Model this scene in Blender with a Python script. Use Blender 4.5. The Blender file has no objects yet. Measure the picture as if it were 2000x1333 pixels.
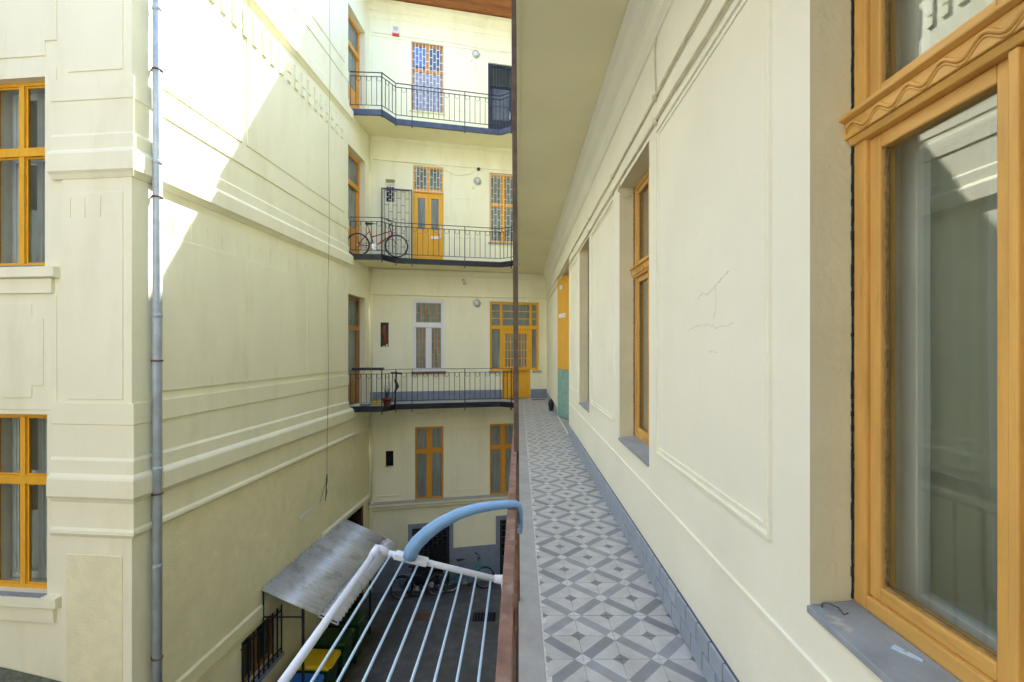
import bpy, bmesh, math, random
from mathutils import Vector, Matrix
random.seed(7)
S = bpy.context.scene
COL = S.collection
R_ = math.radians

# ------------------------------------------------------------------ camera
cam_d = bpy.data.cameras.new('camera')
cam = bpy.data.objects.new('camera', cam_d); COL.objects.link(cam)
cam.location = (0, 0, 1.6); cam.rotation_euler = (R_(90), 0, 0)
cam_d.sensor_width = 36; cam_d.lens = 36 * 920 / 2000
cam_d.shift_x = -13 / 2000; cam_d.shift_y = 15.5 / 2000
cam_d.clip_start = 0.02; cam_d.clip_end = 500
S.camera = cam

# ------------------------------------------------------------------ sky and sun
SUN = Vector((0.60, 1.0, 1.345)).normalized()
w = bpy.data.worlds.new('World'); S.world = w; w.use_nodes = True
nt = w.node_tree; bg = nt.nodes['Background']
sk = nt.nodes.new('ShaderNodeTexSky'); sk.sky_type = 'NISHITA'; sk.sun_disc = False
sk.sun_elevation = math.asin(SUN.z); sk.sun_rotation = math.atan2(SUN.x, SUN.y)
sk.air_density = 1.0; sk.dust_density = .5; sk.ozone_density = 2.2
nt.links.new(sk.outputs[0], bg.inputs[0]); bg.inputs[1].default_value = 0.15
sl = bpy.data.lights.new('sun', 'SUN'); sl.energy = 4.2; sl.angle = R_(0.53); sl.color = (1, .95, .88)
so = bpy.data.objects.new('sun', sl); COL.objects.link(so); so.location = (0, 0, 30)
so.rotation_euler = SUN.to_track_quat('Z', 'Y').to_euler()

vs = S.view_settings
vs.view_transform = 'Standard'; vs.look = 'None'; vs.gamma = 1; vs.use_curve_mapping = False
vs.exposure = 3.14
S.cycles.use_denoising = True
S.cycles.max_bounces = 10; S.cycles.diffuse_bounces = 8; S.cycles.glossy_bounces = 4
S.cycles.transparent_max_bounces = 12
S.cycles.caustics_reflective = False; S.cycles.caustics_refractive = False
S.cycles.use_adaptive_sampling = True; S.cycles.adaptive_threshold = .02
S.cycles.sample_clamp_indirect = 8

# ------------------------------------------------------------------ materials
def mat(name, base, rough=.6, var=.05, vscale=3., bump=0., bscale=60., metal=0., spec=.4, dirt=None, dscale=.8, dlo=.55, dhi=.75, rnd=0., stretch=None):
    m = bpy.data.materials.new(name); m.use_nodes = True
    t = m.node_tree; N = t.nodes; K = t.links; p = N['Principled BSDF']
    p.inputs['Roughness'].default_value = rough; p.inputs['Metallic'].default_value = metal
    p.inputs['Specular IOR Level'].default_value = spec
    tc = N.new('ShaderNodeTexCoord'); src = tc.outputs['Object']
    if stretch:
        mp = N.new('ShaderNodeMapping'); mp.inputs['Scale'].default_value = stretch
        K.new(src, mp.inputs['Vector']); src = mp.outputs['Vector']
    n = N.new('ShaderNodeTexNoise'); n.inputs['Scale'].default_value = vscale; n.inputs['Detail'].default_value = 6
    K.new(src, n.inputs['Vector'])
    r = N.new('ShaderNodeValToRGB'); e = r.color_ramp.elements
    e[0].position = .3; e[1].position = .7
    e[0].color = tuple(c * (1 - var) for c in base) + (1,); e[1].color = tuple(min(1, c * (1 + var)) for c in base) + (1,)
    K.new(n.outputs['Fac'], r.inputs['Fac']); out = r.outputs['Color']
    if dirt:
        n2 = N.new('ShaderNodeTexNoise'); n2.inputs['Scale'].default_value = dscale; n2.inputs['Detail'].default_value = 9
        n2.inputs['Roughness'].default_value = .65; K.new(src, n2.inputs['Vector'])
        r2 = N.new('ShaderNodeValToRGB'); r2.color_ramp.elements[0].position = dlo; r2.color_ramp.elements[1].position = dhi
        K.new(n2.outputs['Fac'], r2.inputs['Fac'])
        mx = N.new('ShaderNodeMixRGB'); mx.inputs['Color2'].default_value = tuple(dirt) + (1,)
        K.new(r2.outputs['Color'], mx.inputs['Fac']); K.new(out, mx.inputs['Color1']); out = mx.outputs['Color']
    if rnd:
        oi = N.new('ShaderNodeObjectInfo'); hv = N.new('ShaderNodeHueSaturation')
        ma = N.new('ShaderNodeMapRange'); ma.inputs['To Min'].default_value = 1 - rnd; ma.inputs['To Max'].default_value = 1 + rnd
        K.new(oi.outputs['Random'], ma.inputs['Value']); K.new(ma.outputs['Result'], hv.inputs['Value'])
        K.new(out, hv.inputs['Color']); out = hv.outputs['Color']
    K.new(out, p.inputs['Base Color'])
    if bump:
        n3 = N.new('ShaderNodeTexNoise'); n3.inputs['Scale'].default_value = bscale; n3.inputs['Detail'].default_value = 5
        K.new(src, n3.inputs['Vector'])
        b = N.new('ShaderNodeBump'); b.inputs['Strength'].default_value = bump; b.inputs['Distance'].default_value = .01
        K.new(n3.outputs['Fac'], b.inputs['Height']); K.new(b.outputs['Normal'], p.inputs['Normal'])
    return m

PL = (.86, .84, .64)
M = {}
M['plaster'] = mat('plaster', PL, .85, .03, 1.2, .12, 45, dirt=(.75, .72, .50), dscale=1.6, dlo=.5, dhi=.82, stretch=(1, 1, .3))
M['plaster_gallery'] = mat('plaster_gallery', (.86, .855, .72), .8, .03, 1.5, .16, 22, dirt=(.81, .80, .66), dscale=1.3, dlo=.5, dhi=.8)
M['plaster_rough'] = mat('plaster_rough', (.84, .80, .54), .9, .06, 6, .7, 35, dirt=(.70, .65, .45), dscale=1.5, dlo=.5, dhi=.8)
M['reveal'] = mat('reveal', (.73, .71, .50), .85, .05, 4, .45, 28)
M['oldwall'] = mat('oldwall', (.36, .35, .33), .9, .25, 3, .8, 12, dirt=(.2, .19, .18), dscale=2)
M['soffit'] = mat('soffit', (.88, .83, .56), .85, .04, 1., .1, 25, dirt=(.83, .77, .51), dscale=.7)
M['orange'] = mat('orange', (.66, .30, .032), .38, .10, 5, .12, 40, stretch=(6, 6, .8))
M['orange_near'] = mat('orange_near', (.66, .38, .10), .4, .16, 4, .15, 30, stretch=(5, 5, .7), dirt=(.42, .21, .06), dscale=5, dlo=.6, dhi=.78)
M['orange_near_h'] = mat('orange_near_h', (.66, .38, .10), .4, .16, 4, .15, 30, stretch=(.7, 5, 5), dirt=(.42, .21, .06), dscale=5, dlo=.6, dhi=.78)
M['amber'] = mat('amber', (.80, .42, .03), .35, .07, 5, .08, 40, stretch=(6, 6, .8))
M['brownwood'] = mat('brownwood', (.36, .17, .045), .45, .2, 6, .15, 40, stretch=(8, 8, .8))
M['eavewood'] = mat('eavewood', (.30, .105, .03), .6, .3, 5, .3, 30, stretch=(.6, 9, 9), rnd=.18)
M['darkwood'] = mat('darkwood', (.07, .04, .022), .6, .3, 6, .2, 40)
M['putty'] = mat('putty', (.30, .20, .08), .9, .3, 60, .6, 120)
M['whitepaint'] = mat('whitepaint', (.76, .76, .72), .4, .05, 5, .05, 40)
M['creampaint'] = mat('creampaint', (.82, .79, .66), .5, .06, 5, .05, 40)
M['white_pvc'] = mat('white_pvc', (.80, .80, .84), .3, .02)
M['greypaint'] = mat('greypaint', (.22, .26, .34), .55, .10, 5, .15, 40, dirt=(.30, .33, .38), dscale=3)
M['block'] = mat('block', (.34, .39, .47), .5, .10, 9, .3, 60, rnd=.06)
M['joint'] = mat('joint', (.07, .08, .10), .8)
M['sillgrey'] = mat('sillgrey', (.30, .34, .38), .5, .18, 7, .25, 50, dirt=(.48, .48, .46), dscale=11, dlo=.60, dhi=.70)
M['mossstone'] = mat('mossstone', (.12, .13, .09), .9, .35, 15, .6, 40, dirt=(.3, .3, .27), dscale=8)
M['asphalt'] = mat('asphalt', (.125, .125, .128), .85, .25, 4, .5, 90, dirt=(.085, .09, .08), dscale=.7, dlo=.45, dhi=.65)
M['concrete'] = mat('concrete', (.42, .41, .39), .8, .09, 7, .25, 60, dirt=(.33, .31, .29), dscale=3, dlo=.5, dhi=.8)
M['mortar'] = mat('mortar', (.66, .65, .62), .9, .15, 30, .6, 60)
M['iron'] = mat('iron', (.018, .021, .03), .4, .25, 12, .1, 60)
M['iron_blue'] = mat('iron_blue', (.045, .055, .075), .42, .2, 12)
M['fascia'] = mat('fascia', (.014, .017, .025), .45, .3, 6, .2, 30)
M['fascia_blue'] = mat('fascia_blue', (.05, .07, .13), .45, .25, 6, .2, 30)
M['rust'] = mat('rust', (.19, .095, .06), .6, .3, 14, .35, 50, dirt=(.30, .20, .155), dscale=12, dlo=.5, dhi=.65)
M['post'] = mat('post', (.115, .08, .06), .55, .3, 14, .3, 60)
M['zinc'] = mat('zinc', (.42, .49, .56), .4, .12, 5, .1, 30, metal=.2, dirt=(.30, .34, .39), dscale=4, dlo=.5, dhi=.75)
M['rustband'] = mat('rustband', (.16, .09, .06), .8, .4, 30, .5, 60)
M['corrugated'] = mat('corrugated', (.58, .60, .62), .42, .10, 3, .05, 30, metal=.3, dirt=(.34, .29, .22), dscale=2.4, dlo=.52, dhi=.72, rnd=.08)
M['rackblue'] = mat('rackblue', (.19, .36, .58), .38, .04, 3)
M['rackwhite'] = mat('rackwhite', (.72, .75, .80), .35, .03, 3)
M['wire'] = mat('wire', (.50, .66, .78), .3, .03, 3)
M['darkplastic'] = mat('darkplastic', (.025, .027, .03), .5)
M['rubber'] = mat('rubber', (.02, .02, .02), .8)
M['chrome'] = mat('chrome', (.6, .6, .62), .25, .05, 5, metal=.9)
M['redpaint'] = mat('redpaint', (.40, .018, .03), .3)
M['tealpaint'] = mat('tealpaint', (.02, .28, .26), .35)
M['blackpaint'] = mat('blackpaint', (.015, .015, .018), .35)
M['bin_green'] = mat('bin_green', (.012, .065, .02), .4, .15, 5, dirt=(.1, .12, .1), dscale=14, dlo=.66, dhi=.7)
M['bin_yellow'] = mat('bin_yellow', (.72, .50, .01), .4, .06, 5)
M['bin_blue'] = mat('bin_blue', (.02, .14, .46), .4, .08, 5)
M['sticker'] = mat('sticker', (.6, .12, .06), .5)
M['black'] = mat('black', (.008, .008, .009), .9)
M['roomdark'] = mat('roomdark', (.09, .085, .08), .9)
M['curtain'] = mat('curtain', (.62, .63, .64), .9, .04, 3)
M['curtain_far'] = mat('curtain_far', (.40, .42, .40), .9, .08, 3, stretch=(18, 1, 1))
M['blueglass'] = mat('blueglass', (.12, .15, .22), .15, .2, 3, spec=.6)
M['bluepane'] = mat('bluepane', (.36, .37, .46), .6, .08, 3)
M['bluecloth'] = mat('bluecloth', (.20, .30, .62), .8, .1, 3)
M['doorblue'] = mat('doorblue', (.025, .035, .06), .4, .2, 4)
M['tealwash'] = mat('tealwash', (.24, .42, .38), .6, .15, 6, .2, 40, dirt=(.45, .50, .45), dscale=7)
M['lampglass'] = mat('lampglass', (.62, .66, .66), .15, .05, 5, spec=.6)
M['terracotta'] = mat('terracotta', (.28, .07, .035), .8, .15, 9)
M['mat'] = mat('mat', (.30, .16, .08), .95, .25, 50, .6, 90)
M['cable'] = mat('cable', (.10, .10, .09), .6)
M['cablepaint'] = mat('cablepaint', (.70, .66, .48), .7, .15, 9)
M['crack'] = mat('crack', (.62, .605, .50), .9, .2, 20)
M['gap'] = mat('gap', (.02, .035, .035), .9)
M['alarmred'] = mat('alarmred', (.55, .05, .04), .4)
M['rooftile'] = mat('rooftile', (.28, .10, .06), .8, .2, 6)
M['leaf'] = mat('leaf', (.05, .09, .03), .6, .2, 9)

def pane_mat(name, base, rough=.06, stretch=(9, 9, .6)):
    m = mat(name, base, rough, .35, 2.2, spec=.6, stretch=stretch)
    return m
M['pane'] = pane_mat('pane', (.20, .235, .22))
M['pane_dark'] = pane_mat('pane_dark', (.05, .06, .06))
M['pane_frost'] = pane_mat('pane_frost', (.17, .20, .21), .25)

def glass_mat():
    m = bpy.data.materials.new('clear_glass'); m.use_nodes = True
    t = m.node_tree; N = t.nodes; K = t.links; N.remove(N['Principled BSDF'])
    lw = N.new('ShaderNodeLayerWeight'); lw.inputs['Blend'].default_value = .5
    pw = N.new('ShaderNodeMath'); pw.operation = 'POWER'; pw.inputs[1].default_value = 4; K.new(lw.outputs['Facing'], pw.inputs[0])
    fr = N.new('ShaderNodeMapRange'); fr.inputs['To Min'].default_value = .05; fr.inputs['To Max'].default_value = 1.; K.new(pw.outputs[0], fr.inputs['Value'])
    tr = N.new('ShaderNodeBsdfTransparent'); tr.inputs['Color'].default_value = (.93, .96, .95, 1)
    gl = N.new('ShaderNodeBsdfGlossy'); gl.inputs['Roughness'].default_value = .005
    gl.inputs['Color'].default_value = (.95, .97, 1, 1)
    nz = N.new('ShaderNodeTexNoise'); nz.inputs['Scale'].default_value = 2.2; nz.inputs['Detail'].default_value = 1
    tc = N.new('ShaderNodeTexCoord'); K.new(tc.outputs['Object'], nz.inputs['Vector'])
    bp = N.new('ShaderNodeBump'); bp.inputs['Strength'].default_value = .03; bp.inputs['Distance'].default_value = .03
    K.new(nz.outputs['Fac'], bp.inputs['Height']); K.new(bp.outputs['Normal'], gl.inputs['Normal'])
    mx = N.new('ShaderNodeMixShader'); K.new(fr.outputs[0], mx.inputs[0]); K.new(tr.outputs[0], mx.inputs[1]); K.new(gl.outputs[0], mx.inputs[2])
    K.new(mx.outputs[0], N['Material Output'].inputs['Surface'])
    return m
M['glass'] = glass_mat()

def sheer_mat():
    m = bpy.data.materials.new('sheer_fabric'); m.use_nodes = True
    t = m.node_tree; N = t.nodes; K = t.links; p = N['Principled BSDF']
    p.inputs['Base Color'].default_value = (.75, .76, .78, 1); p.inputs['Roughness'].default_value = .9
    tr = N.new('ShaderNodeBsdfTransparent'); mx = N.new('ShaderNodeMixShader'); mx.inputs[0].default_value = .82
    tl = N.new('ShaderNodeBsdfTranslucent'); tl.inputs['Color'].default_value = (.75, .76, .78, 1)
    m2 = N.new('ShaderNodeMixShader'); m2.inputs[0].default_value = .4
    K.new(p.outputs[0], m2.inputs[1]); K.new(tl.outputs[0], m2.inputs[2])
    K.new(tr.outputs[0], mx.inputs[1]); K.new(m2.outputs[0], mx.inputs[2])
    K.new(mx.outputs[0], N['Material Output'].inputs['Surface'])
    return m
M['sheer'] = sheer_mat()

def tile_mat():
    m = bpy.data.materials.new('cement_tile'); m.use_nodes = True
    t = m.node_tree; N = t.nodes; K = t.links; p = N['Principled BSDF']
    p.inputs['Roughness'].default_value = .5; p.inputs['Specular IOR Level'].default_value = .35
    tc = N.new('ShaderNodeTexCoord'); sp = N.new('ShaderNodeSeparateXYZ'); K.new(tc.outputs['Object'], sp.inputs[0])
    def math_(op, a, b=None):
        n = N.new('ShaderNodeMath'); n.operation = op
        for i, v in enumerate((a, b)):
            if v is None: continue
            if isinstance(v, (int, float)): n.inputs[i].default_value = v
            else: K.new(v, n.inputs[i])
        return n.outputs[0]
    k = 1 / .197 / math.sqrt(2)
    P = math_('ABSOLUTE', math_('MULTIPLY', math_('ADD', sp.outputs['X'], sp.outputs['Y']), k))
    Q = math_('ABSOLUTE', math_('MULTIPLY', math_('SUBTRACT', sp.outputs['X'], sp.outputs['Y']), k))
    bar = math_('MULTIPLY', math_('LESS_THAN', P, .155), math_('LESS_THAN', Q, .55))
    core = math_('MULTIPLY', math_('GREATER_THAN', P, .707 - .15), math_('LESS_THAN', Q, .15))
    bow = math_('MULTIPLY', math_('LESS_THAN', P, .155), math_('GREATER_THAN', Q, .55))
    oi = N.new('ShaderNodeObjectInfo')
    def mixc(f, a, b):
        n = N.new('ShaderNodeMixRGB')
        for i, v in ((0, f), (1, a), (2, b)):
            if isinstance(v, (tuple, float)): n.inputs[i].default_value = v
            else: K.new(v, n.inputs[i])
        return n.outputs[0]
    light = mixc(oi.outputs['Random'], (.54, .53, .51, 1), (.60, .59, .575, 1))
    dark = mixc(oi.outputs['Random'], (.25, .26, .27, 1), (.36, .375, .39, 1))
    c = mixc(bow, light, (.64, .64, .63, 1)); c = mixc(bar, c, dark); c = mixc(core, c, (.27, .28, .29, 1))
    nz = N.new('ShaderNodeTexNoise'); nz.inputs['Scale'].default_value = 6; nz.inputs['Detail'].default_value = 8; nz.inputs['Roughness'].default_value = .7
    ge = N.new('ShaderNodeNewGeometry'); K.new(ge.outputs['Position'], nz.inputs['Vector'])
    r = N.new('ShaderNodeValToRGB'); r.color_ramp.elements[0].position = .32; r.color_ramp.elements[1].position = .62
    r.color_ramp.elements[0].color = (.72, .72, .70, 1); r.color_ramp.elements[1].color = (1, 1, 1, 1)
    K.new(nz.outputs['Fac'], r.inputs['Fac'])
    mu = N.new('ShaderNodeMixRGB'); mu.blend_type = 'MULTIPLY'; mu.inputs[0].default_value = .9
    K.new(c, mu.inputs[1]); K.new(r.outputs[0], mu.inputs[2]); K.new(mu.outputs[0], p.inputs['Base Color'])
    rr = N.new('ShaderNodeMapRange'); rr.inputs['To Min'].default_value = .38; rr.inputs['To Max'].default_value = .65
    K.new(nz.outputs['Fac'], rr.inputs['Value']); K.new(rr.outputs[0], p.inputs['Roughness'])
    b = N.new('ShaderNodeBump'); b.inputs['Strength'].default_value = .12; b.inputs['Distance'].default_value = .004
    n4 = N.new('ShaderNodeTexNoise'); n4.inputs['Scale'].default_value = 90; K.new(ge.outputs['Position'], n4.inputs['Vector'])
    K.new(n4.outputs['Fac'], b.inputs['Height']); K.new(b.outputs[0], p.inputs['Normal'])
    return m
M['tile'] = tile_mat()

# ------------------------------------------------------------------ mesh helpers
class MB:
    def __init__(s): s.v = []; s.f = []; s.sm = []
    def q(s, pts, smooth=False):
        b = len(s.v); s.v += [tuple(p) for p in pts]; s.f.append(tuple(range(b, b + len(pts)))); s.sm.append(smooth); return s
    def box(s, x0, x1, y0, y1, z0, z1):
        b = len(s.v)
        s.v += [(x0, y0, z0), (x1, y0, z0), (x1, y1, z0), (x0, y1, z0), (x0, y0, z1), (x1, y0, z1), (x1, y1, z1), (x0, y1, z1)]
        for f in ((0, 3, 2, 1), (4, 5, 6, 7), (0, 1, 5, 4), (1, 2, 6, 5), (2, 3, 7, 6), (3, 0, 4, 7)):
            s.f.append(tuple(b + i for i in f)); s.sm.append(False)
        return s
    def prism(s, poly, z0, z1):
        n = len(poly); b = len(s.v)
        s.v += [(x, y, z0) for x, y in poly] + [(x, y, z1) for x, y in poly]
        s.f.append(tuple(b + i for i in reversed(range(n)))); s.f.append(tuple(b + n + i for i in range(n))); s.sm += [False, False]
        for i in range(n):
            j = (i + 1) % n; s.f.append((b + i, b + j, b + n + j, b + n + i)); s.sm.append(False)
        return s
    def plate(s, poly, d0, d1):
        """polygon in (u,z), extruded in depth d0..d1"""
        n = len(poly); b = len(s.v)
        s.v += [(x, d0, z) for x, z in poly] + [(x, d1, z) for x, z in poly]
        s.f.append(tuple(b + i for i in range(n))); s.f.append(tuple(b + n + i for i in reversed(range(n)))); s.sm += [False, False]
        for i in range(n):
            j = (i + 1) % n; s.f.append((b + j, b + i, b + n + i, b + n + j)); s.sm.append(False)
        return s
    def extr(s, prof, u0, u1, m0=0., m1=0.):
        """profile of (d,z) extruded along u; m0/m1 mitre factors with depth"""
        n = len(prof); b = len(s.v)
        s.v += [(u0 + m0 * d, d, z) for d, z in prof] + [(u1 + m1 * d, d, z) for d, z in prof]
        for i in range(n):
            j = (i + 1) % n; s.f.append((b + i, b + j, b + n + j, b + n + i)); s.sm.append(False)
        s.f.append(tuple(b + i for i in reversed(range(n)))); s.f.append(tuple(b + n + i for i in range(n))); s.sm += [False, False]
        return s
    def tube(s, pts, r, n=8, closed=False, smooth=True, caps=True, flat=1.):
        pts = [Vector(p) for p in pts]; m = len(pts); b = len(s.v)
        rs = r if isinstance(r, (list, tuple)) else [r] * m
        up = None
        for i, p in enumerate(pts):
            if closed: t = (pts[(i + 1) % m] - pts[i - 1]).normalized()
            elif i == 0: t = (pts[1] - p).normalized()
            elif i == m - 1: t = (p - pts[i - 1]).normalized()
            else: t = ((pts[i + 1] - p).normalized() + (p - pts[i - 1]).normalized()).normalized()
            if up is None:
                a = Vector((0, 0, 1)) if abs(t.z) < .9 else Vector((1, 0, 0))
                up = (a - a.dot(t) * t).normalized()
            else:
                up = (up - up.dot(t) * t).normalized()
            sd = t.cross(up)
            for k in range(n):
                a = 2 * math.pi * (k + .5) / n
                s.v.append(tuple(p + rs[i] * (math.cos(a) * up + flat * math.sin(a) * sd)))
        last = m if closed else m - 1
        for i in range(last):
            j = (i + 1) % m
            for k in range(n):
                l = (k + 1) % n
                s.f.append((b + i * n + k, b + i * n + l, b + j * n + l, b + j * n + k)); s.sm.append(smooth)
        if caps and not closed:
            s.f.append(tuple(b + k for k in reversed(range(n)))); s.f.append(tuple(b + (m - 1) * n + k for k in range(n))); s.sm += [False, False]
        return s
    def ring(s, c, R, r, axis='y', n=28, k=8):
        pts = []
        for i in range(n):
            a = 2 * math.pi * i / n; x, y = R * math.cos(a), R * math.sin(a)
            pts.append(Vector(c) + Vector({'y': (x, 0, y), 'x': (0, x, y), 'z': (x, y, 0)}[axis]))
        return s.tube(pts, r, k, closed=True)
    def lathe(s, prof, n=20, c=(0, 0, 0), axis='z', smooth=True):
        b = len(s.v); m = len(prof)
        for r, h in prof:
            for k in range(n):
                a = 2 * math.pi * k / n; x, y = r * math.cos(a), r * math.sin(a)
                p = {'z': (x, y, h), 'y': (x, h, y), 'x': (h, x, y)}[axis]
                s.v.append((c[0] + p[0], c[1] + p[1], c[2] + p[2]))
        for i in range(m - 1):
            for k in range(n):
                l = (k + 1) % n; s.f.append((b + i * n + k, b + i * n + l, b + (i + 1) * n + l, b + (i + 1) * n + k)); s.sm.append(smooth)
        s.f.append(tuple(b + k for k in reversed(range(n)))); s.f.append(tuple(b + (m - 1) * n + k for k in range(n))); s.sm += [False, False]
        return s
    def mesh(s, name, m):
        me = bpy.data.meshes.new(name); me.from_pydata(s.v, [], s.f)
        me.polygons.foreach_set('use_smooth', s.sm)
        bm = bmesh.new(); bm.from_mesh(me); bmesh.ops.recalc_face_normals(bm, faces=bm.faces); bm.to_mesh(me); bm.free()
        me.materials.append(M[m] if isinstance(m, str) else m); return me
    def build(s, name, m, parent=None, bevel=0., loc=None, norecalc=False):
        me = s.mesh(name, m); return link(name, me, parent, bevel, loc)

def link(name, me, parent=None, bevel=0., loc=None):
    o = bpy.data.objects.new(name, me); COL.objects.link(o)
    if parent: o.parent = parent
    if loc: o.location = loc
    if bevel:
        bv = o.modifiers.new('bevel', 'BEVEL'); bv.width = bevel; bv.segments = 2; bv.limit_method = 'ANGLE'; bv.angle_limit = R_(40)
    return o

def tag(o, label, cat, group=None):
    o['label'] = label; o['category'] = cat
    if group: o['group'] = group
    return o
def struct(o): o['kind'] = 'structure'; return o
def thing(name, label, cat, loc=(0, 0, 0), rz=0., group=None):
    o = bpy.data.objects.new(name, None); COL.objects.link(o); o.location = loc; o.rotation_euler = (0, 0, rz)
    o.empty_display_size = .2
    return tag(o, label, cat, group)

def copy_tree(o, parent=None):
    c = o.copy(); COL.objects.link(c); c.parent = parent
    for ch in [x for x in bpy.data.objects if x.parent == o]: copy_tree(ch, c)
    return c

def wall(mb, u0, u1, z0, z1, ops, d=0.):
    """sheet at depth d with openings (a,b,c,e,depth,back)"""
    us = sorted({u0, u1} | {min(max(v, u0), u1) for o in ops for v in o[:2]})
    zs = sorted({z0, z1} | {min(max(v, z0), z1) for o in ops for v in o[2:4]})
    for i in range(len(us) - 1):
        for j in range(len(zs) - 1):
            a, b, c, e = us[i], us[i + 1], zs[j], zs[j + 1]
            mu, mz = (a + b) / 2, (c + e) / 2
            if any(o[0] < mu < o[1] and o[2] < mz < o[3] for o in ops): continue
            mb.q([(a, d, c), (b, d, c), (b, d, e), (a, d, e)])
    for a, b, c, e, dp, back in ops:
        D = d + dp
        mb.q([(a, d, c), (a, D, c), (a, D, e), (a, d, e)]).q([(b, d, c), (b, d, e), (b, D, e), (b, D, c)])
        mb.q([(a, d, e), (a, D, e), (b, D, e), (b, d, e)]).q([(a, d, c), (b, d, c), (b, D, c), (a, D, c)])
        if back: mb.q([(a, D, c), (b, D, c), (b, D, e), (a, D, e)])
    return mb

def sheet(mb, name, m, parent):
    me = bpy.data.meshes.new(name); me.from_pydata(mb.v, [], mb.f); me.materials.append(M[m]); return link(name, me, parent)

def window(parent, u0, u1, z0, z1, d, wood='orange', pane='pane', tz=None, fw=.06, mull=.09, tr=.10, top_mull=True, mull_low=True, depth=.07, bevel=.004, name='window'):
    """wooden window: outer frame, transom, mullion; panes are its children"""
    f = MB()
    f.box(u0, u0 + fw, d, d + depth, z0, z1).box(u1 - fw, u1, d, d + depth, z0, z1)
    f.box(u0 + fw, u1 - fw, d, d + depth, z0, z0 + fw).box(u0 + fw, u1 - fw, d, d + depth, z1 - fw, z1)
    c = (u0 + u1) / 2; cells = []
    if tz:
        f.box(u0 + fw, u1 - fw, d - .018, d + depth, tz - tr / 2, tz + tr / 2)
        rows = [(z0 + fw, tz - tr / 2, mull_low), (tz + tr / 2, z1 - fw, top_mull)]
    else: rows = [(z0 + fw, z1 - fw, mull_low)]
    for a, b, mu in rows:
        if mu:
            f.box(c - mull / 2, c + mull / 2, d - .01, d + depth, a, b)
            cells += [(u0 + fw, c - mull / 2, a, b), (c + mull / 2, u1 - fw, a, b)]
        else: cells.append((u0 + fw, u1 - fw, a, b))
    o = f.build(name, wood, parent, bevel)
    for a, b, e, g in cells:
        # casement rim then glass
        MB().box(a, b, d + .035, d + .045, e, g).build('pane', pane, o)
        r = .022
        MB().box(a, a + r, d + .02, d + .0345, e, g).box(b - r, b, d + .02, d + .0345, e, g).box(a + r, b - r, d + .02, d + .0345, e, e + r).box(a + r, b - r, d + .02, d + .0345, g - r, g).build('casement', wood, o, .003)
    return o

# =================================================================== STRUCTURE
GZ = -5.8
g = struct(MB().box(-14, 6, -9.5, 17, GZ - .3, GZ).build('ground', 'asphalt'))

# ---- frames of the four wings
def wing(name, label, loc, t):
    return thing(name, label, 'building', (loc[0], loc[1], 0), math.atan2(t[1], t[0]))
WF = wing('building_wing', 'cream end wing with three stacked balconies, doors and wooden roof eaves', (-4.53, 14.27), (.9756, .2195))
WL = wing('building_wing', 'cream blank side wing with plaster panels and string courses, partly sunlit', (-5.257, 0), (.0509, .9987))
WA = wing('building_wing', 'pale cream projecting wing with corner pilaster and tall orange framed windows', (-4.948, 6.06), (.995, -.0995))
WR = wing('building_wing', 'cream wing behind the patterned tile gallery with deep window recesses', (.925, 0), (0, -1))

# ---------------------------------------------------------------- wing F
FL = [0., 4.19, 8.17]
fops = [ (1.24, 2.24, 8.98, 11.12, .16, True), (3.64, 4.50, 8.17, 10.77, .16, True),
         (1.29, 2.23, 4.19, 7.29, .12, True), (.48, .75, 6.10, 6.79, .2, True), (3.69, 4.60, 5.02, 7.25, .14, True),
         (1.29, 2.26, .88, 3.13, .10, True), (.33, .57, 1.66, 2.41, .2, True),
         (3.70, 5.33, .90, 3.12, .16, True), (4.10, 5.04, -.018, .90, .16, True),
         (1.36, 2.23, -3.08, -.82, .09, True), (3.70, 4.57, -3.08, -.81, .09, True), (.48, .71, -2.02, -1.52, .22, True),
         (1.27, 2.41, GZ, -3.95, .18, True), (4.02, 5.2, GZ, -3.9, .18, True)]
sheet(wall(MB(), -.6, 6.6, GZ, 12.6, fops), 'wall', 'plaster', WF)
# plaster panels of the end wing
def panel_frame(parent, u0, u1, z0, z1, wd=.05, pr=.014, m='plaster'):
    b = MB()
    b.box(u0, u0 + wd, -pr, .01, z0, z1).box(u1 - wd, u1, -pr, .01, z0, z1)
    b.box(u0 + wd, u1 - wd, -pr, .01, z0, z0 + wd).box(u0 + wd, u1 - wd, -pr, .01, z1 - wd, z1)
    return b.build('panel_moulding', m, parent, .004)
def field(parent, u0, u1, z0, z1, pr=.016, m='plaster'):
    return MB().box(u0, u1, -pr, .01, z0, z1).build('wall_panel', m, parent, .006)
field(WF, 2.5, 3.5, -2.95, -.75, .02)
panel_frame(WF, .14, 1.02, -2.9, -.8, .035, .026); panel_frame(WF, 2.62, 3.38, -2.85, -.9, .035, .04)
for z0, z1 in ((.95, 3.15), (5.1, 7.2), (9.1, 11.0)):
    field(WF, 2.45, 3.45, z0, z1, .012)
field(WF, 1.22, 2.38, -.62, -.1, .014); field(WF, 3.6, 4.75, -.62, -.1, .014)
# garland ornaments above the lower windows
for uc in (1.8, 4.15):
    b = MB()
    for sgn in (-1, 1):
        pts = [(uc + sgn * (.08 + .4 * t), -.016, -.22 - .16 * math.sin(t * 3.0) - .05 * t) for t in [i / 10 for i in range(11)]]
        b.tube(pts, [.028 - .012 * i / 10 for i in range(11)], 6)
    b.lathe([(.10, -.015), (.09, -.03), (.04, -.042)], 14, (uc, 0, -.26), 'y')
    b.build('plaster_garland', 'plaster', WF)
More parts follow.
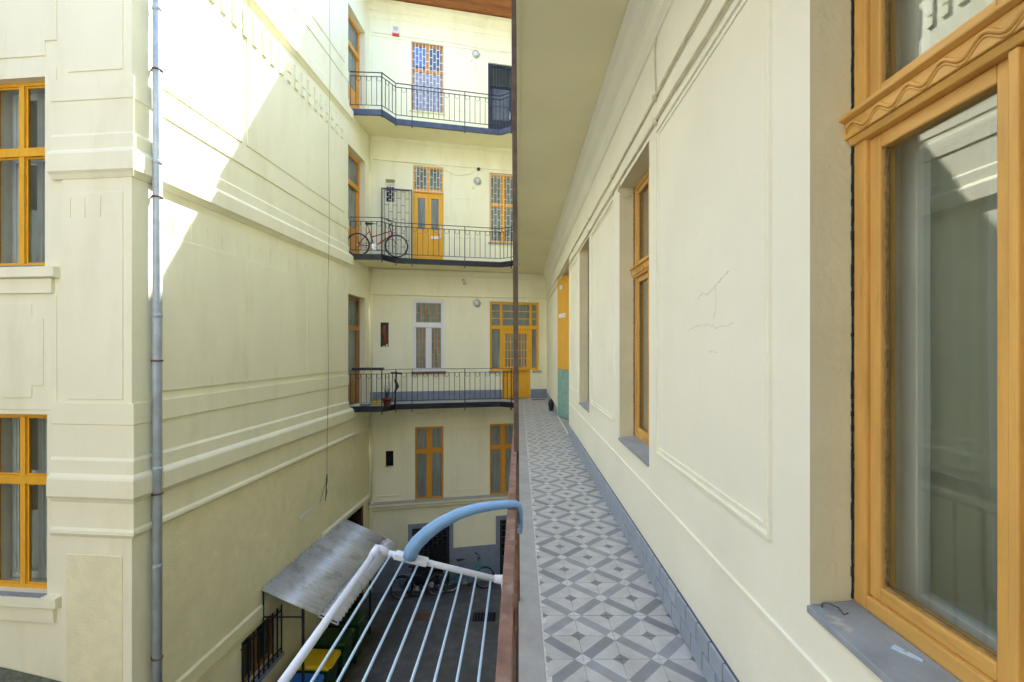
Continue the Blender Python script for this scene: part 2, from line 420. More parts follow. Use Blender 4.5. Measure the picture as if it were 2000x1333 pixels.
# string courses / cornices of the end wing
for fz, top, low in ((0, 3.93, 3.26), (4.19, 3.80, 3.18), (8.17, 3.55, 2.95)):
    MB().extr([(.01, fz + top + .1), (-.07, fz + top + .1), (-.06, fz + top), (-.02, fz + top - .06), (.01, fz + top - .06)], -.05, 6.3).build('cornice', 'plaster', WF, .006)
    MB().extr([(.01, fz + low + .03), (-.02, fz + low + .02), (-.02, fz + low - .02), (.01, fz + low - .03)], .05, 6.3).build('string_course', 'plaster', WF)
MB().extr([(.01, 12.12), (-.22, 12.12), (-.20, 12.02), (-.12, 11.95), (-.10, 11.85), (-.03, 11.8), (.01, 11.8)], -.05, 6.3).build('cornice', 'plaster', WF, .005)
MB().extr([(.01, -3.09), (-.17, -3.10), (-.17, -3.16), (-.12, -3.20), (-.11, -3.27), (-.05, -3.31), (.01, -3.31)], 0, 6.3).build('sill_course', 'plaster', WF, .005)
MB().extr([(.0, -3.06), (-.18, -3.085), (-.18, -3.0985), (.0, -3.0895)], .0, 6.3).build('sill_flashing', 'concrete', WF)
# painted dado
for a, c in ((0.02, 4.098), (5.042, 6.2)): MB().box(a, c, -.012, .01, -.018, .29).build('dado', 'greypaint', WF)
for a, c in ((.02, 1.148), (2.532, 3.888), (5.33, 6.3)): MB().box(a, c, -.02, .01, GZ, -4.66).build('dado', 'greypaint', WF)
for a, c, tp in ((1.15, 2.53, -3.81), (3.89, 5.33, -3.76)):
    MB().box(a, a + .12, -.03, .01, GZ, tp - .14).box(c - .12, c, -.03, .01, GZ, tp - .14).box(a, c, -.03, .01, tp - .14, tp).build('door_surround', 'greypaint', WF, .004)

def lattice(mb, u0, u1, z0, z1, d, cols, rh, r=.008, phase=0):
    """brick-bond lattice of thin bars"""
    cw = (u1 - u0) / cols
    for i in range(cols + 1): mb.box(u0 + i * cw - r, u0 + i * cw + r, d, d + 2 * r, z0, z1)
    for i in range(cols):
        z = z0 + rh * (.5 if (i + phase) % 2 else 1)
        while z < z1 - .03:
            mb.box(u0 + i * cw + r, u0 + (i + 1) * cw - r, d, d + 2 * r, z - r, z + r); z += rh
    mb.box(u0 - r, u1 + r, d, d + 2 * r, z0 - 2 * r, z0).box(u0 - r, u1 + r, d, d + 2 * r, z1, z1 + 2 * r)
    return mb

# top floor: grilled window and dark blue door
o = window(WF, 1.24, 2.24, 8.98, 11.12, .09, 'orange', 'blueglass', tz=10.28, mull_low=False)
lattice(MB(), 1.26, 2.22, 9.0, 11.1, .02, 9, .26).build('grille', 'white_pvc', o)
MB().box(1.31, 2.17, .10, .104, 9.05, 10.2).build('blue_pane_sheet', 'bluepane', o)  # blue-grey sheet added to stand for bluish glass; no blind here
MB().box(1.31, 1.68, .10, .104, 10.4, 11.0).build('blue_cloth', 'bluecloth', o)
MB().extr([(.0, 8.98), (-.06, 8.965), (-.06, 8.94), (.0, 8.94)], 1.2, 2.28).build('sill', 'plaster', o)
dr = MB()
dr.box(3.64, 3.72, .06, .14, 8.172, 10.77).box(4.42, 4.5, .06, .14, 8.172, 10.77).box(3.72, 4.42, .06, .14, 10.69, 10.77).box(3.72, 4.42, .06, .14, 10.02, 10.10)
dr.box(3.72, 4.42, .08, .13, 8.172, 9.0).box(3.72, 3.80, .08, .13, 9.0, 10.02).box(4.34, 4.42, .08, .13, 9.0, 10.02)
dr = dr.build('door', 'doorblue', WF, .004)
MB().box(3.80, 4.34, .105, .115, 9.0, 10.02).build('pane', 'blueglass', dr); MB().box(3.72, 4.42, .1, .11, 10.1, 10.69).build('pane', 'pane_dark', dr)
gb = MB()
for i in range(8): gb.box(3.70 + i * .105, 3.716 + i * .105, .02, .036, 8.24, 10.72)
gb.box(3.69, 4.46, .018, .038, 10.06, 10.085).box(3.69, 4.46, .018, .038, 9.4, 9.42).box(3.69, 4.46, .018, .038, 8.24, 8.26).build('grille', 'iron_blue', dr)
MB().tube([(4.36, .05, 9.0), (4.36, .02, 9.05), (4.36, .02, 9.25), (4.36, .05, 9.3)], .012, 6).build('handle', 'chrome', dr)

# middle floor: amber double door with transom, barred window, vent opening
dr = MB(); u0, u1 = 1.29, 2.23; dd = .05
dr.box(u0, u0 + .06, dd, dd + .07, 4.192, 7.29).box(u1 - .06, u1, dd, dd + .07, 4.192, 7.29).box(u0 + .06, u1 - .06, dd, dd + .07, 7.22, 7.29)
dr.box(u0 + .06, u1 - .06, dd - .015, dd + .07, 6.46, 6.58).box(1.72, 1.80, dd, dd + .06, 6.58, 7.22)
dr = dr.build('door', 'amber', WF, .004)
for a, c in ((1.35, 1.757), (1.763, 2.17)):
    lf = MB()
    lf.box(a, a + .09, dd + .01, dd + .055, 4.195, 6.455).box(c - .09, c, dd + .01, dd + .055, 4.195, 6.455)
    lf.box(a + .09, c - .09, dd + .01, dd + .055, 6.3, 6.455).box(a + .09, c - .09, dd + .01, dd + .055, 5.2, 5.33).box(a + .09, c - .09, dd + .01, dd + .055, 4.195, 4.32)
    lf.box(a + .09, c - .09, dd + .03, dd + .05, 4.32, 5.2)
    for k in range(3): lf.box(a + .10 + k * .072, a + .15 + k * .072, dd + .018, dd + .0298, 4.35, 5.17)
    lf = lf.build('door_leaf', 'amber', dr, .004)
for a, c in ((1.44, 1.667), (1.853, 2.08)): MB().box(a, c, dd + .03, dd + .036, 5.33, 6.3).build('pane', 'pane_frost', dr)
for a, c in ((1.35, 1.72), (1.80, 2.17)): MB().box(a, c, dd + .03, dd + .036, 6.58, 7.22).build('pane', 'pane', dr)
lattice(MB(), 1.30, 2.22, 6.5, 7.26, -.012, 9, .3, .006).build('grille', 'white_pvc', dr)
MB().box(1.84, 2.09, dd - .004, dd + .0098, 5.04, 5.13).build('letter_slot', 'white_pvc', dr, .003)
MB().tube([(2.14, dd + .01, 5.2), (2.14, dd - .05, 5.2), (2.06, dd - .05, 5.2)], .012, 8).build('handle', 'chrome', dr)
MB().box(2.125, 2.16, dd + .004, dd + .0098, 5.1, 5.5).build('lock_plate', 'chrome', dr)
o = window(WF, 3.69, 4.60, 5.02, 7.25, .07, 'amber', 'pane', tz=6.24)
gb = MB(); lattice(gb, 3.72, 4.57, 5.06, 7.2, -.005, 8, .34, .006); gb.build('grille', 'white_pvc', o)
MB().extr([(.0, 5.02), (-.05, 5.0), (-.05, 4.97), (.0, 4.97)], 3.64, 4.65).build('sill', 'sillgrey', o)
gb = MB(); lattice(gb, .5, .73, 6.1, 6.66, .03, 3, .16, .009); gb.build('vent_grille', 'white_pvc', WF)
sheet(MB().q([(.481, .19, 6.1), (.749, .19, 6.1), (.749, .19, 6.62), (.481, .19, 6.62)]), 'vent_dark_back', 'black', WF)  # black sheet stands in for the vent's dark depth
panel_frame(WF, 2.52, 3.05, 5.95, 6.35, .012, .02)

# lower gallery floor: white window, narrow light, wide amber entrance
o = window(WF, 1.29, 2.26, .90, 3.13, .03, 'white_pvc', 'pane', tz=2.34, fw=.08, mull=.14, tr=.13, top_mull=False)
gb = MB()
for a, c, e, gg in ((1.38, 1.70, 1.0, 2.26), (1.85, 2.17, 1.0, 2.26)): lattice(gb, a, c, e, gg, .052, 3, .42, .008)
lattice(gb, 1.38, 2.17, 2.42, 3.04, .052, 5, .3, .008); gb.build('lattice_bars', 'orange', o)
MB().extr([(.0, .9), (-.06, .87), (-.06, .83), (.0, .83)], 1.25, 2.30).build('sill', 'rust', o)
b = MB().box(.33, .57, .08, .1, 1.66, 2.41).build('narrow_window', 'pane_dark', WF)
b2 = MB(); b2.tube([(.45, .06, 2.35), (.42, .05, 2.15), (.47, .05, 1.95), (.44, .06, 1.7)], [.04, .06, .05, .06], 8).build('bundled_cloth', 'terracotta', b)
MB().box(.39, .54, .05, .078, 1.665, 1.75).build('paper_card', 'white_pvc', b)
ent = MB(); dd = .05
for a, c, z0 in ((3.70, 3.77, .9), (5.26, 5.33, .9), (4.04, 4.12, 0), (5.02, 5.10, 0)): ent.box(a, c, dd, dd + .08, max(z0, .0), 3.12)
ent.box(3.77, 4.04, dd, dd + .08, 3.04, 3.12).box(4.12, 5.02, dd, dd + .08, 3.04, 3.12).box(5.10, 5.26, dd, dd + .08, 3.04, 3.12)
ent.box(3.77, 4.04, dd - .015, dd + .08, 2.24, 2.36).box(4.12, 5.02, dd - .015, dd + .08, 2.24, 2.36).box(5.10, 5.26, dd - .015, dd + .08, 2.24, 2.36)
ent.box(3.77, 4.04, dd, dd + .08, .9, .98).box(5.10, 5.26, dd, dd + .08, .9, .98).box(4.54, 4.60, dd, dd + .07, 2.36, 3.04)
for a, c in ((3.77, 4.04), (4.12, 4.54), (4.60, 5.02), (5.10, 5.26)):
    for z in (2.58, 2.82): ent.box(a, c, dd + .01, dd + .05, z - .015, z + .015)
ent = ent.build('entrance_door', 'amber', WF, .004)
for a, c in ((3.77, 4.04), (4.12, 4.54), (4.60, 5.02), (5.10, 5.26)): MB().box(a, c, dd + .035, dd + .04, 2.36, 3.04).build('pane', 'pane', ent)
for a, c in ((3.77, 4.04), (5.10, 5.26)): MB().box(a, c, dd + .045, dd + .05, .98, 2.24).build('pane', 'pane', ent)
for a, c in ((4.122, 4.567), (4.573, 5.018)):
    lf = MB(); y0, y1 = dd + .01, dd + .06
    lf.box(a, a + .09, y0, y1, .005, 2.238).box(c - .09, c, y0, y1, .005, 2.238).box(a + .09, c - .09, y0, y1, 2.1, 2.238).box(a + .09, c - .09, y0, y1, .9, 1.02).box(a + .09, c - .09, y0, y1, .005, .15)
    lf.box(a + .09, c - .09, y0 + .02, y1 - .005, .15, .9).box(a + .14, c - .14, y0 + .008, y0 + .0198, .22, .83)
    for k in (1, 2): lf.box(a + .09 + k * .0883 - .012, a + .09 + k * .0883 + .012, y0 + .005, y1 - .01, 1.02, 2.1)
    for z in (1.29, 1.56, 1.83): lf.box(a + .09, c - .09, y0 + .008, y1 - .012, z - .012, z + .012)
    lf.build('door_leaf', 'amber', ent, .003)
    MB().box(a + .09, c - .09, dd + .04, dd + .046, 1.02, 2.1).build('pane', 'pane', ent)
MB().tube([(4.64, dd + .01, 1.02), (4.64, dd - .05, 1.02), (4.75, dd - .05, 1.02)], .011, 8).build('handle', 'chrome', ent)
MB().extr([(.0, .9), (-.05, .87), (-.05, .84), (.0, .84)], 3.66, 4.03).extr([(.0, .9), (-.05, .87), (-.05, .84), (.0, .84)], 5.11, 5.40).build('sill', 'sillgrey', ent)

# mezzanine windows and vent
window(WF, 1.36, 2.23, -3.07, -.82, .02, 'orange', 'pane', tz=-1.58, mull=.13, tr=.12, fw=.035)
o = window(WF, 3.70, 4.57, -3.07, -.81, .02, 'orange', 'pane', tz=-1.56, mull=.13, tr=.12, fw=.035)
sheet(MB().q([(.481, .2, -2.02), (.709, .2, -2.02), (.709, .2, -1.52), (.481, .2, -1.52)]), 'vent_dark_back', 'black', WF)  # darkness of the hole painted as a black sheet
MB().box(.46, .73, -.03, .05, -2.06, -2.021).build('vent_sill', 'plaster', WF)
# ground floor iron gates
for a, c, tp in ((1.27, 2.41, -3.95), (4.02, 5.2, -3.9)):
    gt = MB().box(a, a + .06, .05, .1, GZ, tp).box(c - .06, c, .05, .1, GZ, tp).box(a + .06, c - .06, .05, .1, tp - .06, tp).box(a + .06, c - .06, .05, .1, GZ + .02, GZ + .7)
    gt = gt.build('iron_gate', 'iron', WF)
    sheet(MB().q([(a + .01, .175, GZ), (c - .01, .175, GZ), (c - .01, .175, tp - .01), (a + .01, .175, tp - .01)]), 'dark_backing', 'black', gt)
    b = MB(); lattice(b, a + .07, c - .07, GZ + .72, tp - .08, .06, 7, .2, .009); b.build('grille', 'iron_blue', gt)
    MB().box(a + .55, c - .12, .03, .049, GZ + .3, tp - .62).build('panel', 'black', gt)

# roof eaves with planks
rf = MB().prism([(-1.2, -1.36), (8.5, -1.36), (8.5, 1.0), (-1.2, 1.0)], 12.175, 12.36).build('roof', 'rooftile', WF)
for i in range(10):
    y0 = -.005 - i * .135
    MB().box(-.9, 6.6, y0 - .132, y0 - .003, 12.145, 12.173).build('eave_plank', 'eavewood', rf, .004)
MB().box(-.9, 6.6, -1.40, -1.362, 12.10, 12.4).build('eave_board', 'eavewood', rf)

# balcony slabs of the end wing (world coordinates, parented with inverse)
EDGE = [(-4.62, 12.92), (-3.76, 12.97), (-3.51, 13.48), (-.555, 14.16), (-.22, 13.95), (-.002, 13.6)]
SLAB = [(-4.9, 12.905)] + EDGE[1:] + [(1.1, 13.6), (1.1, 15.9), (-4.9, 14.6)]
def wparent(o, p):
    o.parent = p; bpy.context.view_layer.update(); o.matrix_parent_inverse = p.matrix_world.inverted(); return o
bpy.context.view_layer.update()
for z, fm in ((0, 'fascia'), (4.19, 'fascia'), (8.17, 'fascia_blue')):
    zt = z - .018 if z == 0 else z
    s = wparent(MB().prism(SLAB, z - .125, zt).build('balcony_slab', 'soffit' if z else 'concrete'), WF)
    b = MB()
    for i in range(len(EDGE) - 1):
        (x0, y0), (x1, y1) = EDGE[i], EDGE[i + 1]
        v = Vector((x1 - x0, y1 - y0, 0)); n = Vector((v.y, -v.x, 0)).normalized() * .012
        b.q([(x0 + n.x, y0 + n.y, z - .135), (x1 + n.x, y1 + n.y, z - .135), (x1 + n.x, y1 + n.y, z + .02), (x0 + n.x, y0 + n.y, z + .02)])
        b.q([(x0 + n.x, y0 + n.y, z + .02), (x1 + n.x, y1 + n.y, z + .02), (x1 - n.x * 2, y1 - n.y * 2, z + .02), (x0 - n.x * 2, y0 - n.y * 2, z + .02)])
        b.q([(x0 + n.x, y0 + n.y, z - .135), (x1 + n.x, y1 + n.y, z - .135), (x1 - n.x * 4, y1 - n.y * 4, z - .135), (x0 - n.x * 4, y0 - n.y * 4, z - .135)])
    wparent(b.build('slab_fascia', fm), WF)
MBf = MB().prism([(x, y) for x, y in [(-4.9, 13.0)] + [(-3.8, 13.05), (-3.55, 13.55), (-.56, 14.24), (-.1, 13.95), (-.1, 15.4), (-4.9, 14.5)]], 4.191, 4.196)
wparent(MBf.build('balcony_paving', 'greypaint'), WF)

# ---------------------------------------------------------------- wing L
ldoors = [(0., 3.10), (4.19, 2.95), (8.17, 2.80)]
lops = [(12.75, 13.98, z, z + h, .30, True) for z, h in ldoors]
lops += [(12.05, 13.85, GZ, -2.95, 2.6, True), (8.23, 9.39, -4.45, -3.53, .22, True)]
sheet(wall(MB(), 6.3, 14.6, -.83, 13.2, lops[:3]), 'wall', 'plaster', WL)
sheet(wall(MB(), 6.3, 14.6, GZ, -.83, lops[3:]), 'wall', 'plaster_rough', WL)
MB().extr([(.05, -2.95), (-.03, -2.95), (-.05, -2.88), (-.05, -2.82), (.0, -2.78), (.05, -2.78)], 11.2, 14.25).build('lintel_moulding', 'plaster', WL)
MB().box(12.06, 13.84, 2.0, 2.1, GZ, -3.0).build('passage_dark_back', 'black', WL)  # black sheet painted in for the shade deep in the passage
MB().box(13.72, 13.845, .015, .9, GZ, -2.96).build('passage_jamb', 'darkwood', WL)
MB().box(12.06, 13.69, .3, .4, -3.3, -2.96).build('passage_lintel', 'darkwood', WL)
b = MB().extr([(.01, -3.15), (-.03, -3.2), (-.03, -3.42), (.01, -3.46)], 6.4, 9.6); b.build('string_course', 'plaster_rough', WL)
MB().box(6.4, 12.04, -.03, .01, GZ, -5.1).build('plinth', 'greypaint', WL)
# mouldings
def prof(z, k=1.):
    p = [(.02, z + .90), (-.022 * k, z + .90), (-.022 * k, z + .63), (-.004, z + .62), (-.004, z + .20), (-.03 * k, z + .16), (-.03 * k, z - .01),
            (-.07 * k, z - .05), (-.085 * k, z - .08), (-.085 * k, z - .30), (-.05 * k, z - .33), (-.012, z - .385), (-.012, z - .71), (-.045 * k, z - .74), (-.05 * k, z - .78), (-.01, z - .83), (.02, z - .83)]
    return p if z == 0 else p[:11] + [(-.012, z - .385), (.02, z - .385)]
for z in (0, 4.19, 8.17):
    u1 = 12.735 if z >= 0 else 14.2
    # upper half stops at the door recess, lower half runs to the corner
    p = prof(z); up = p[:7] + [(.02, z - .01)]; lo = [(.02, z - .0105), (-.03, z - .0105)] + p[7:]
    MB().extr(up, 6.44, u1).build('string_course', 'plaster', WL)
    MB().extr(lo, 6.44, 12.9 if z else 14.2).build('string_course', 'plaster', WL)
# plaster panels with recessed gaps
for z, zt in ((0, 3.28), (4.19, 7.75), (8.17, 11.6)):
    for a, c in ((6.5, 8.24), (8.37, 10.38), (10.51, 12.50)):
        MB().box(a, c, -.016, .01, z + 1.02, zt - .1).build('wall_panel', 'plaster', WL, .004)
# hanging ornament blocks under the upper string course
ub = MB().box(-.062, .062, -.03, .0, 0, .30).mesh('ornament_block', 'plaster'); lb = MB().box(-.062, .062, -.03, .0, 0, .16).mesh('ornament_block_short', 'plaster')
tb = MB().box(-.009, .009, -.012, .0, 0, .26).mesh('ornament_bar', 'plaster')
u = 6.62
while u < 12.55:
    link('ornament_block', ub, WL, .003, (u, -.0165, 7.30)); link('ornament_block', lb, WL, .003, (u, -.0165, 7.10))
    u += .283
u = 6.72
while u < 12.5:
    link('ornament_bar', tb, WL, 0, (u, 0, 3.22)); u += .34
# side doors on the three balconies
for (z, h), wd in zip(ldoors, ('brownwood', 'orange', 'orange')):
    d0 = .17; f = MB(); a, c = 12.752, 13.978; zt = z + h - .002; zb = z + .003; tzz = z + h * .71
    f.box(a, a + .09, d0, d0 + .09, zb, zt).box(c - .09, c, d0, d0 + .09, zb, zt).box(a + .09, c - .09, d0, d0 + .09, zt - .09, zt).box(a + .09, c - .09, d0 - .02, d0 + .09, tzz - .07, tzz + .07)
    f.box(a + .09, a + .2, d0 + .02, d0 + .07, zb, tzz - .07).box(c - .2, c - .09, d0 + .02, d0 + .07, zb, tzz - .07).box(a + .2, c - .2, d0 + .03, d0 + .07, zb, z + .9)
    dr = f.build('door', wd, WL, .005)
    MB().box(a + .2, c - .2, d0 + .05, d0 + .06, z + .9, tzz - .07).build('pane', 'pane', dr)
    MB().box(a + .09, c - .09, d0 + .05, d0 + .06, tzz + .07, zt - .09).build('pane', 'pane_frost', dr)
# barred basement window
wnd = window(WL, 8.235, 9.385, -4.445, -3.535, .12, 'brownwood', 'pane_dark')
b = MB()
for i in range(9): b.box(8.20 + i * .15, 8.222 + i * .15, -.06, -.038, -4.5, -3.5)
for z in (-4.38, -3.62): b.box(8.18, 9.44, -.036, -.02, z - .015, z + .015)
b.build('window_bars', 'iron', wnd)
MB().box(8.15, 9.47, -.07, .1, -4.53, -4.455).build('sill', 'greypaint', wnd)

# ---------------------------------------------------------------- wing A (u negative to the left of the corner)
aw = [(-2.21, -1.28, 2.69, 5.18), (-2.21, -1.25, -1.61, .74)]
aops = [(a, c, z0, z1, .16, False) for a, c, z0, z1 in aw]
sheet(wall(MB(), -8, -1.0, GZ, 13.2, aops), 'wall', 'plaster', WA)
# corner pilaster (a slim box wrapping the corner; local depth runs along the side return)
MB().box(-1.0, -.0, -.03, .42, GZ, 13.2).build('corner_pilaster', 'plaster', WA)
for z in (0, 4.19, 8.17):
    p = [(d - .03, zz) for d, zz in prof(z, .8)]
    MB().extr(p, -1.14, .0, 0, -.9).build('string_course', 'plaster', WA)
    # return of the moulding round the corner
    q = MB(); n = len(p); b0 = len(q.v)
    for dd_ in (0, 1):
        for d, zz in p:
            pr = -(d + .03)
            q.v.append((pr * .9 + .0, (d if dd_ == 0 else .40), zz))
    for i in range(n):
        j = (i + 1) % n; q.f.append((i, j, n + j, n + i)); q.sm.append(False)
    q.f += [tuple(range(n))[::-1], tuple(range(n, 2 * n))]; q.sm += [False, False]
    q.build('string_course', 'plaster', WA)
    if z < 8:
        panel_ = MB().box(-.90, -.12, -.043, -.02, z + 1.0 if z else .95, z + 3.62).build('wall_panel', 'plaster', WA, .004)
        for uu in (-.86, -.65, -.43): MB().box(uu - .008, uu + .008, -.056, -.0435, z + 3.30, z + 3.56).build('ornament_bar', 'plaster', WA)
MB().box(-.92, -.13, -.04, -.02, GZ + .6, -1.06).build('wall_panel', 'plaster_rough', WA, .004)
for (a, c, z0, z1), up in zip(aw, (True, False)):
    ox = window(WA, a, c, z0, z1, .10, 'amber', 'glass', tz=z0 + (z1 - z0) * .62, fw=.05, mull=.075, tr=.11)
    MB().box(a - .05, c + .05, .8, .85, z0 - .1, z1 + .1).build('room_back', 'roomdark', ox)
    b = MB()
    b.q([(a, .165, z0), (a, .8, z0), (a, .8, z1), (a, .165, z1)]).q([(c, .165, z0), (c, .8, z0), (c, .8, z1), (c, .165, z1)]).q([(a, .165, z1), (c, .165, z1), (c, .8, z1), (a, .8, z1)]).q([(a, .165, z0), (c, .165, z0), (c, .8, z0), (a, .8, z0)])
    sheet(b, 'room_lining', 'creampaint', ox)
    iw = window(WA, a + .02, c - .02, z0 + .02, z1 - .02, .32, 'whitepaint', 'glass', tz=z0 + (z1 - z0) * .62, fw=.06, mull=.08, tr=.08, name='inner_window')
    b = MB(); pts = []
    for i in range(60):
        t = i / 59; uu = a + .05 + t * (c - a - .1); dd_ = .5 + .03 * math.sin(t * 46) + .01 * math.sin(t * 17); pts.append((uu, dd_))
    for (x0, y0), (x1, y1) in zip(pts, pts[1:]): b.q([(x0, y0, z0), (x1, y1, z0), (x1, y1, z0 + .9), (x0, y0, z0 + .9)], True)
    b.build('cafe_curtain', 'curtain', ox)
    MB().extr([(.1, z0 + .0), (-.09, z0 - .02), (-.09, z0 - .15), (.0, z0 - .17), (.1, z0 - .17)], -2.5, c + .22).build('sill', 'plaster', ox, .005)
    MB().box(-2.5, c + .14, -.045, .0, z0 - .36, z0 - .1705).build('sill_apron', 'plaster', ox, .004)
    MB().box(a, c, -.085, .09, z0 - .012, z0 - .0005).build('sill_flashing', 'sillgrey', ox)
# stepped plaster panels around the windows
z = 0
MB().plate([(-2.6, .80), (-1.10, .80), (-1.10, 2.33), (-2.6, 2.33)], -.012, .01).build('wall_panel', 'plaster', WA, .003)
MB().plate([(-2.6, .96), (-1.45, .96), (-1.45, 1.12), (-1.28, 1.12), (-1.28, 2.0), (-1.45, 2.0), (-1.45, 2.2), (-2.6, 2.2)], -.024, -.0125).build('wall_panel', 'plaster', WA, .003)
MB().plate([(-2.6, 5.45), (-1.27, 5.45), (-1.27, 5.64), (-1.10, 5.64), (-1.10, 7.4), (-2.6, 7.4)], -.014, .01).build('wall_panel', 'plaster', WA, .003)
for a, c, e, gg in ((-1.12, -1.10, 4.9, 5.3), ): MB().box(a, c, -.012, .01, e, gg).build('ornament_bar', 'plaster', WA)
tag(MB().extr([(-.01, -2.55), (-.9, -2.95), (-.9, GZ), (-.01, GZ)], -4.4, -1.02).build('lean_to_ledge', 'mossstone'), 'mossy grey sloping stone outbuilding top under the lower tall orange framed window', 'outbuilding')
lg = bpy.data.objects['lean_to_ledge']
for v_ in [q_ for q_ in lg.data.vertices if q_.co.z > -4]: v_.co.z -= .06 + .147 * (v_.co.x + 1.95)
lg.location = WA.location; lg.rotation_euler = (0, 0, math.atan2(-.0995, .995))

# ---------------------------------------------------------------- wing R (local u = -Y)
rw = [(-1.496, -.51), (-4.32, -3.34), (-7.15, -6.17)]
ZS, ZT = .80, 3.08
rops = [(a, c, ZS - .04, ZT, .135 if a > -5 else .20, False) for a, c in rw]
rops += [(-11.25, -8.66, 0.0, 3.32, .02, False)]
sheet(wall(MB(), -15.9, 8, -.2, 4.06, rops), 'wall', 'plaster_gallery', WR)
sheet(wall(MB(), -15.9, 8, GZ, -.2, []), 'wall', 'plaster', WR)
sheet(wall(MB(), -15.9, 8, 4.06, 12.6, []), 'wall', 'plaster', WR)
# wall panels between the windows: thin raised mouldings as frames
for a, c in ((-3.15, -1.72), (-5.98, -4.55), (-8.45, -7.35), (-.3, 1.2)):
    f_ = MB(); wd = .016
    for k, (oo, pr) in enumerate(((0, .012), (.035, .007))):
        A, C, Z0, Z1 = a + oo, c - oo, .90 + oo, 3.06 - oo
        f_.box(A, A + wd, -pr, .005, Z0, Z1).box(C - wd, C, -pr, .005, Z0, Z1).box(A + wd, C - wd, -pr, .005, Z0, Z0 + wd).box(A + wd, C - wd, -pr, .005, Z1 - wd, Z1)
    f_.build('panel_moulding', 'plaster_gallery', WR, .003)
MB().extr([(.005, .62), (-.010, .615), (-.010, .60), (.005, .595)], -8.6, 3).build('dado_line', 'plaster_gallery', WR)
# cornice under the gallery soffit
MB().extr([(.01, 4.05), (-.15, 4.05), (-.15, 4.02), (-.11, 3.98), (-.09, 3.93), (-.09, 3.89), (-.05, 3.85), (-.035, 3.81), (-.035, 3.73), (-.015, 3.70), (-.015, 3.68), (.01, 3.67)], -15.2, 6).build('cornice', 'plaster_gallery', WR, .003)
# slabs above
b = MB(); b.box(-13.59, 8, -.93, .0, 4.051, 4.19); b.build('gallery_slab', 'soffit', WR)
MB().box(-13.59, 8, -.95, -.931, 4.03, 4.21).build('slab_edge', 'plaster', WR)
b = MB(); b.box(-13.59, 8, -.93, .0, 8.04, 8.17); b.build('gallery_slab', 'soffit', WR)
b = MB(); b.box(-15.9, 8, -.8, 5.5, 12.15, 12.36); b.build('roof', 'rooftile', WR)  # deepened out of view to keep sunlight out of the wing
sheet(wall(MB(), -15.9, 8, GZ, 12.2, [], 5.4), 'back_wall', 'plaster', WR)  # unseen wall added to stop sun leaking in from behind
# stair entrance recess with splayed painted leaf
rc = MB()
rc.q([(-11.25, .02, 0), (-11.25, 1.2, 0), (-11.25, 1.2, 3.32), (-11.25, .02, 3.32)]).q([(-8.66, .02, 0), (-8.66, 1.2, 0), (-8.66, 1.2, 3.32), (-8.66, .02, 3.32)])
rc.q([(-11.25, .02, 3.32), (-8.66, .02, 3.32), (-8.66, 1.2, 3.32), (-11.25, 1.2, 3.32)]).q([(-11.25, 1.2, 0), (-8.66, 1.2, 0), (-8.66, 1.2, 3.32), (-11.25, 1.2, 3.32)])
MB().box(-11.25, -8.66, .0, 1.2, -.02, -.001).build('threshold', 'concrete', WR)
sheet(rc, 'entrance_recess', 'plaster_gallery', WR)
lv = Vector((1.25, .36, 0)).normalized()
LW = Vector((-11.22, .05, 0))
def leaf_box(s0, s1, t0, t1, z0, z1, name, m, parent, bevel=.004):
    n = Vector((-lv.y, lv.x, 0)) * -1
    b = MB(); P = [LW + lv * s + n * t for s, t in ((s0, t0), (s1, t0), (s1, t1), (s0, t1))]
    b.prism([(p.x, p.y) for p in P], z0, z1); return b.build(name, m, parent, bevel)
lf = leaf_box(0, 1.3, 0, .05, 1.15, 3.28, 'door_leaf', 'amber', WR)
leaf_box(0, 1.3, 0, .05, .02, 1.149, 'painted_panel', 'tealwash', lf)
leaf_box(.10, .5, .051, .06, 2.32, 2.42, 'name_plate', 'white_pvc', lf, 0)
leaf_box(.22, .36, .051, .09, 2.98, 3.08, 'switch_box', 'white_pvc', lf)
leaf_box(0, 1.3, .051, .056, 1.13, 1.16, 'trim', 'amber', lf, 0)

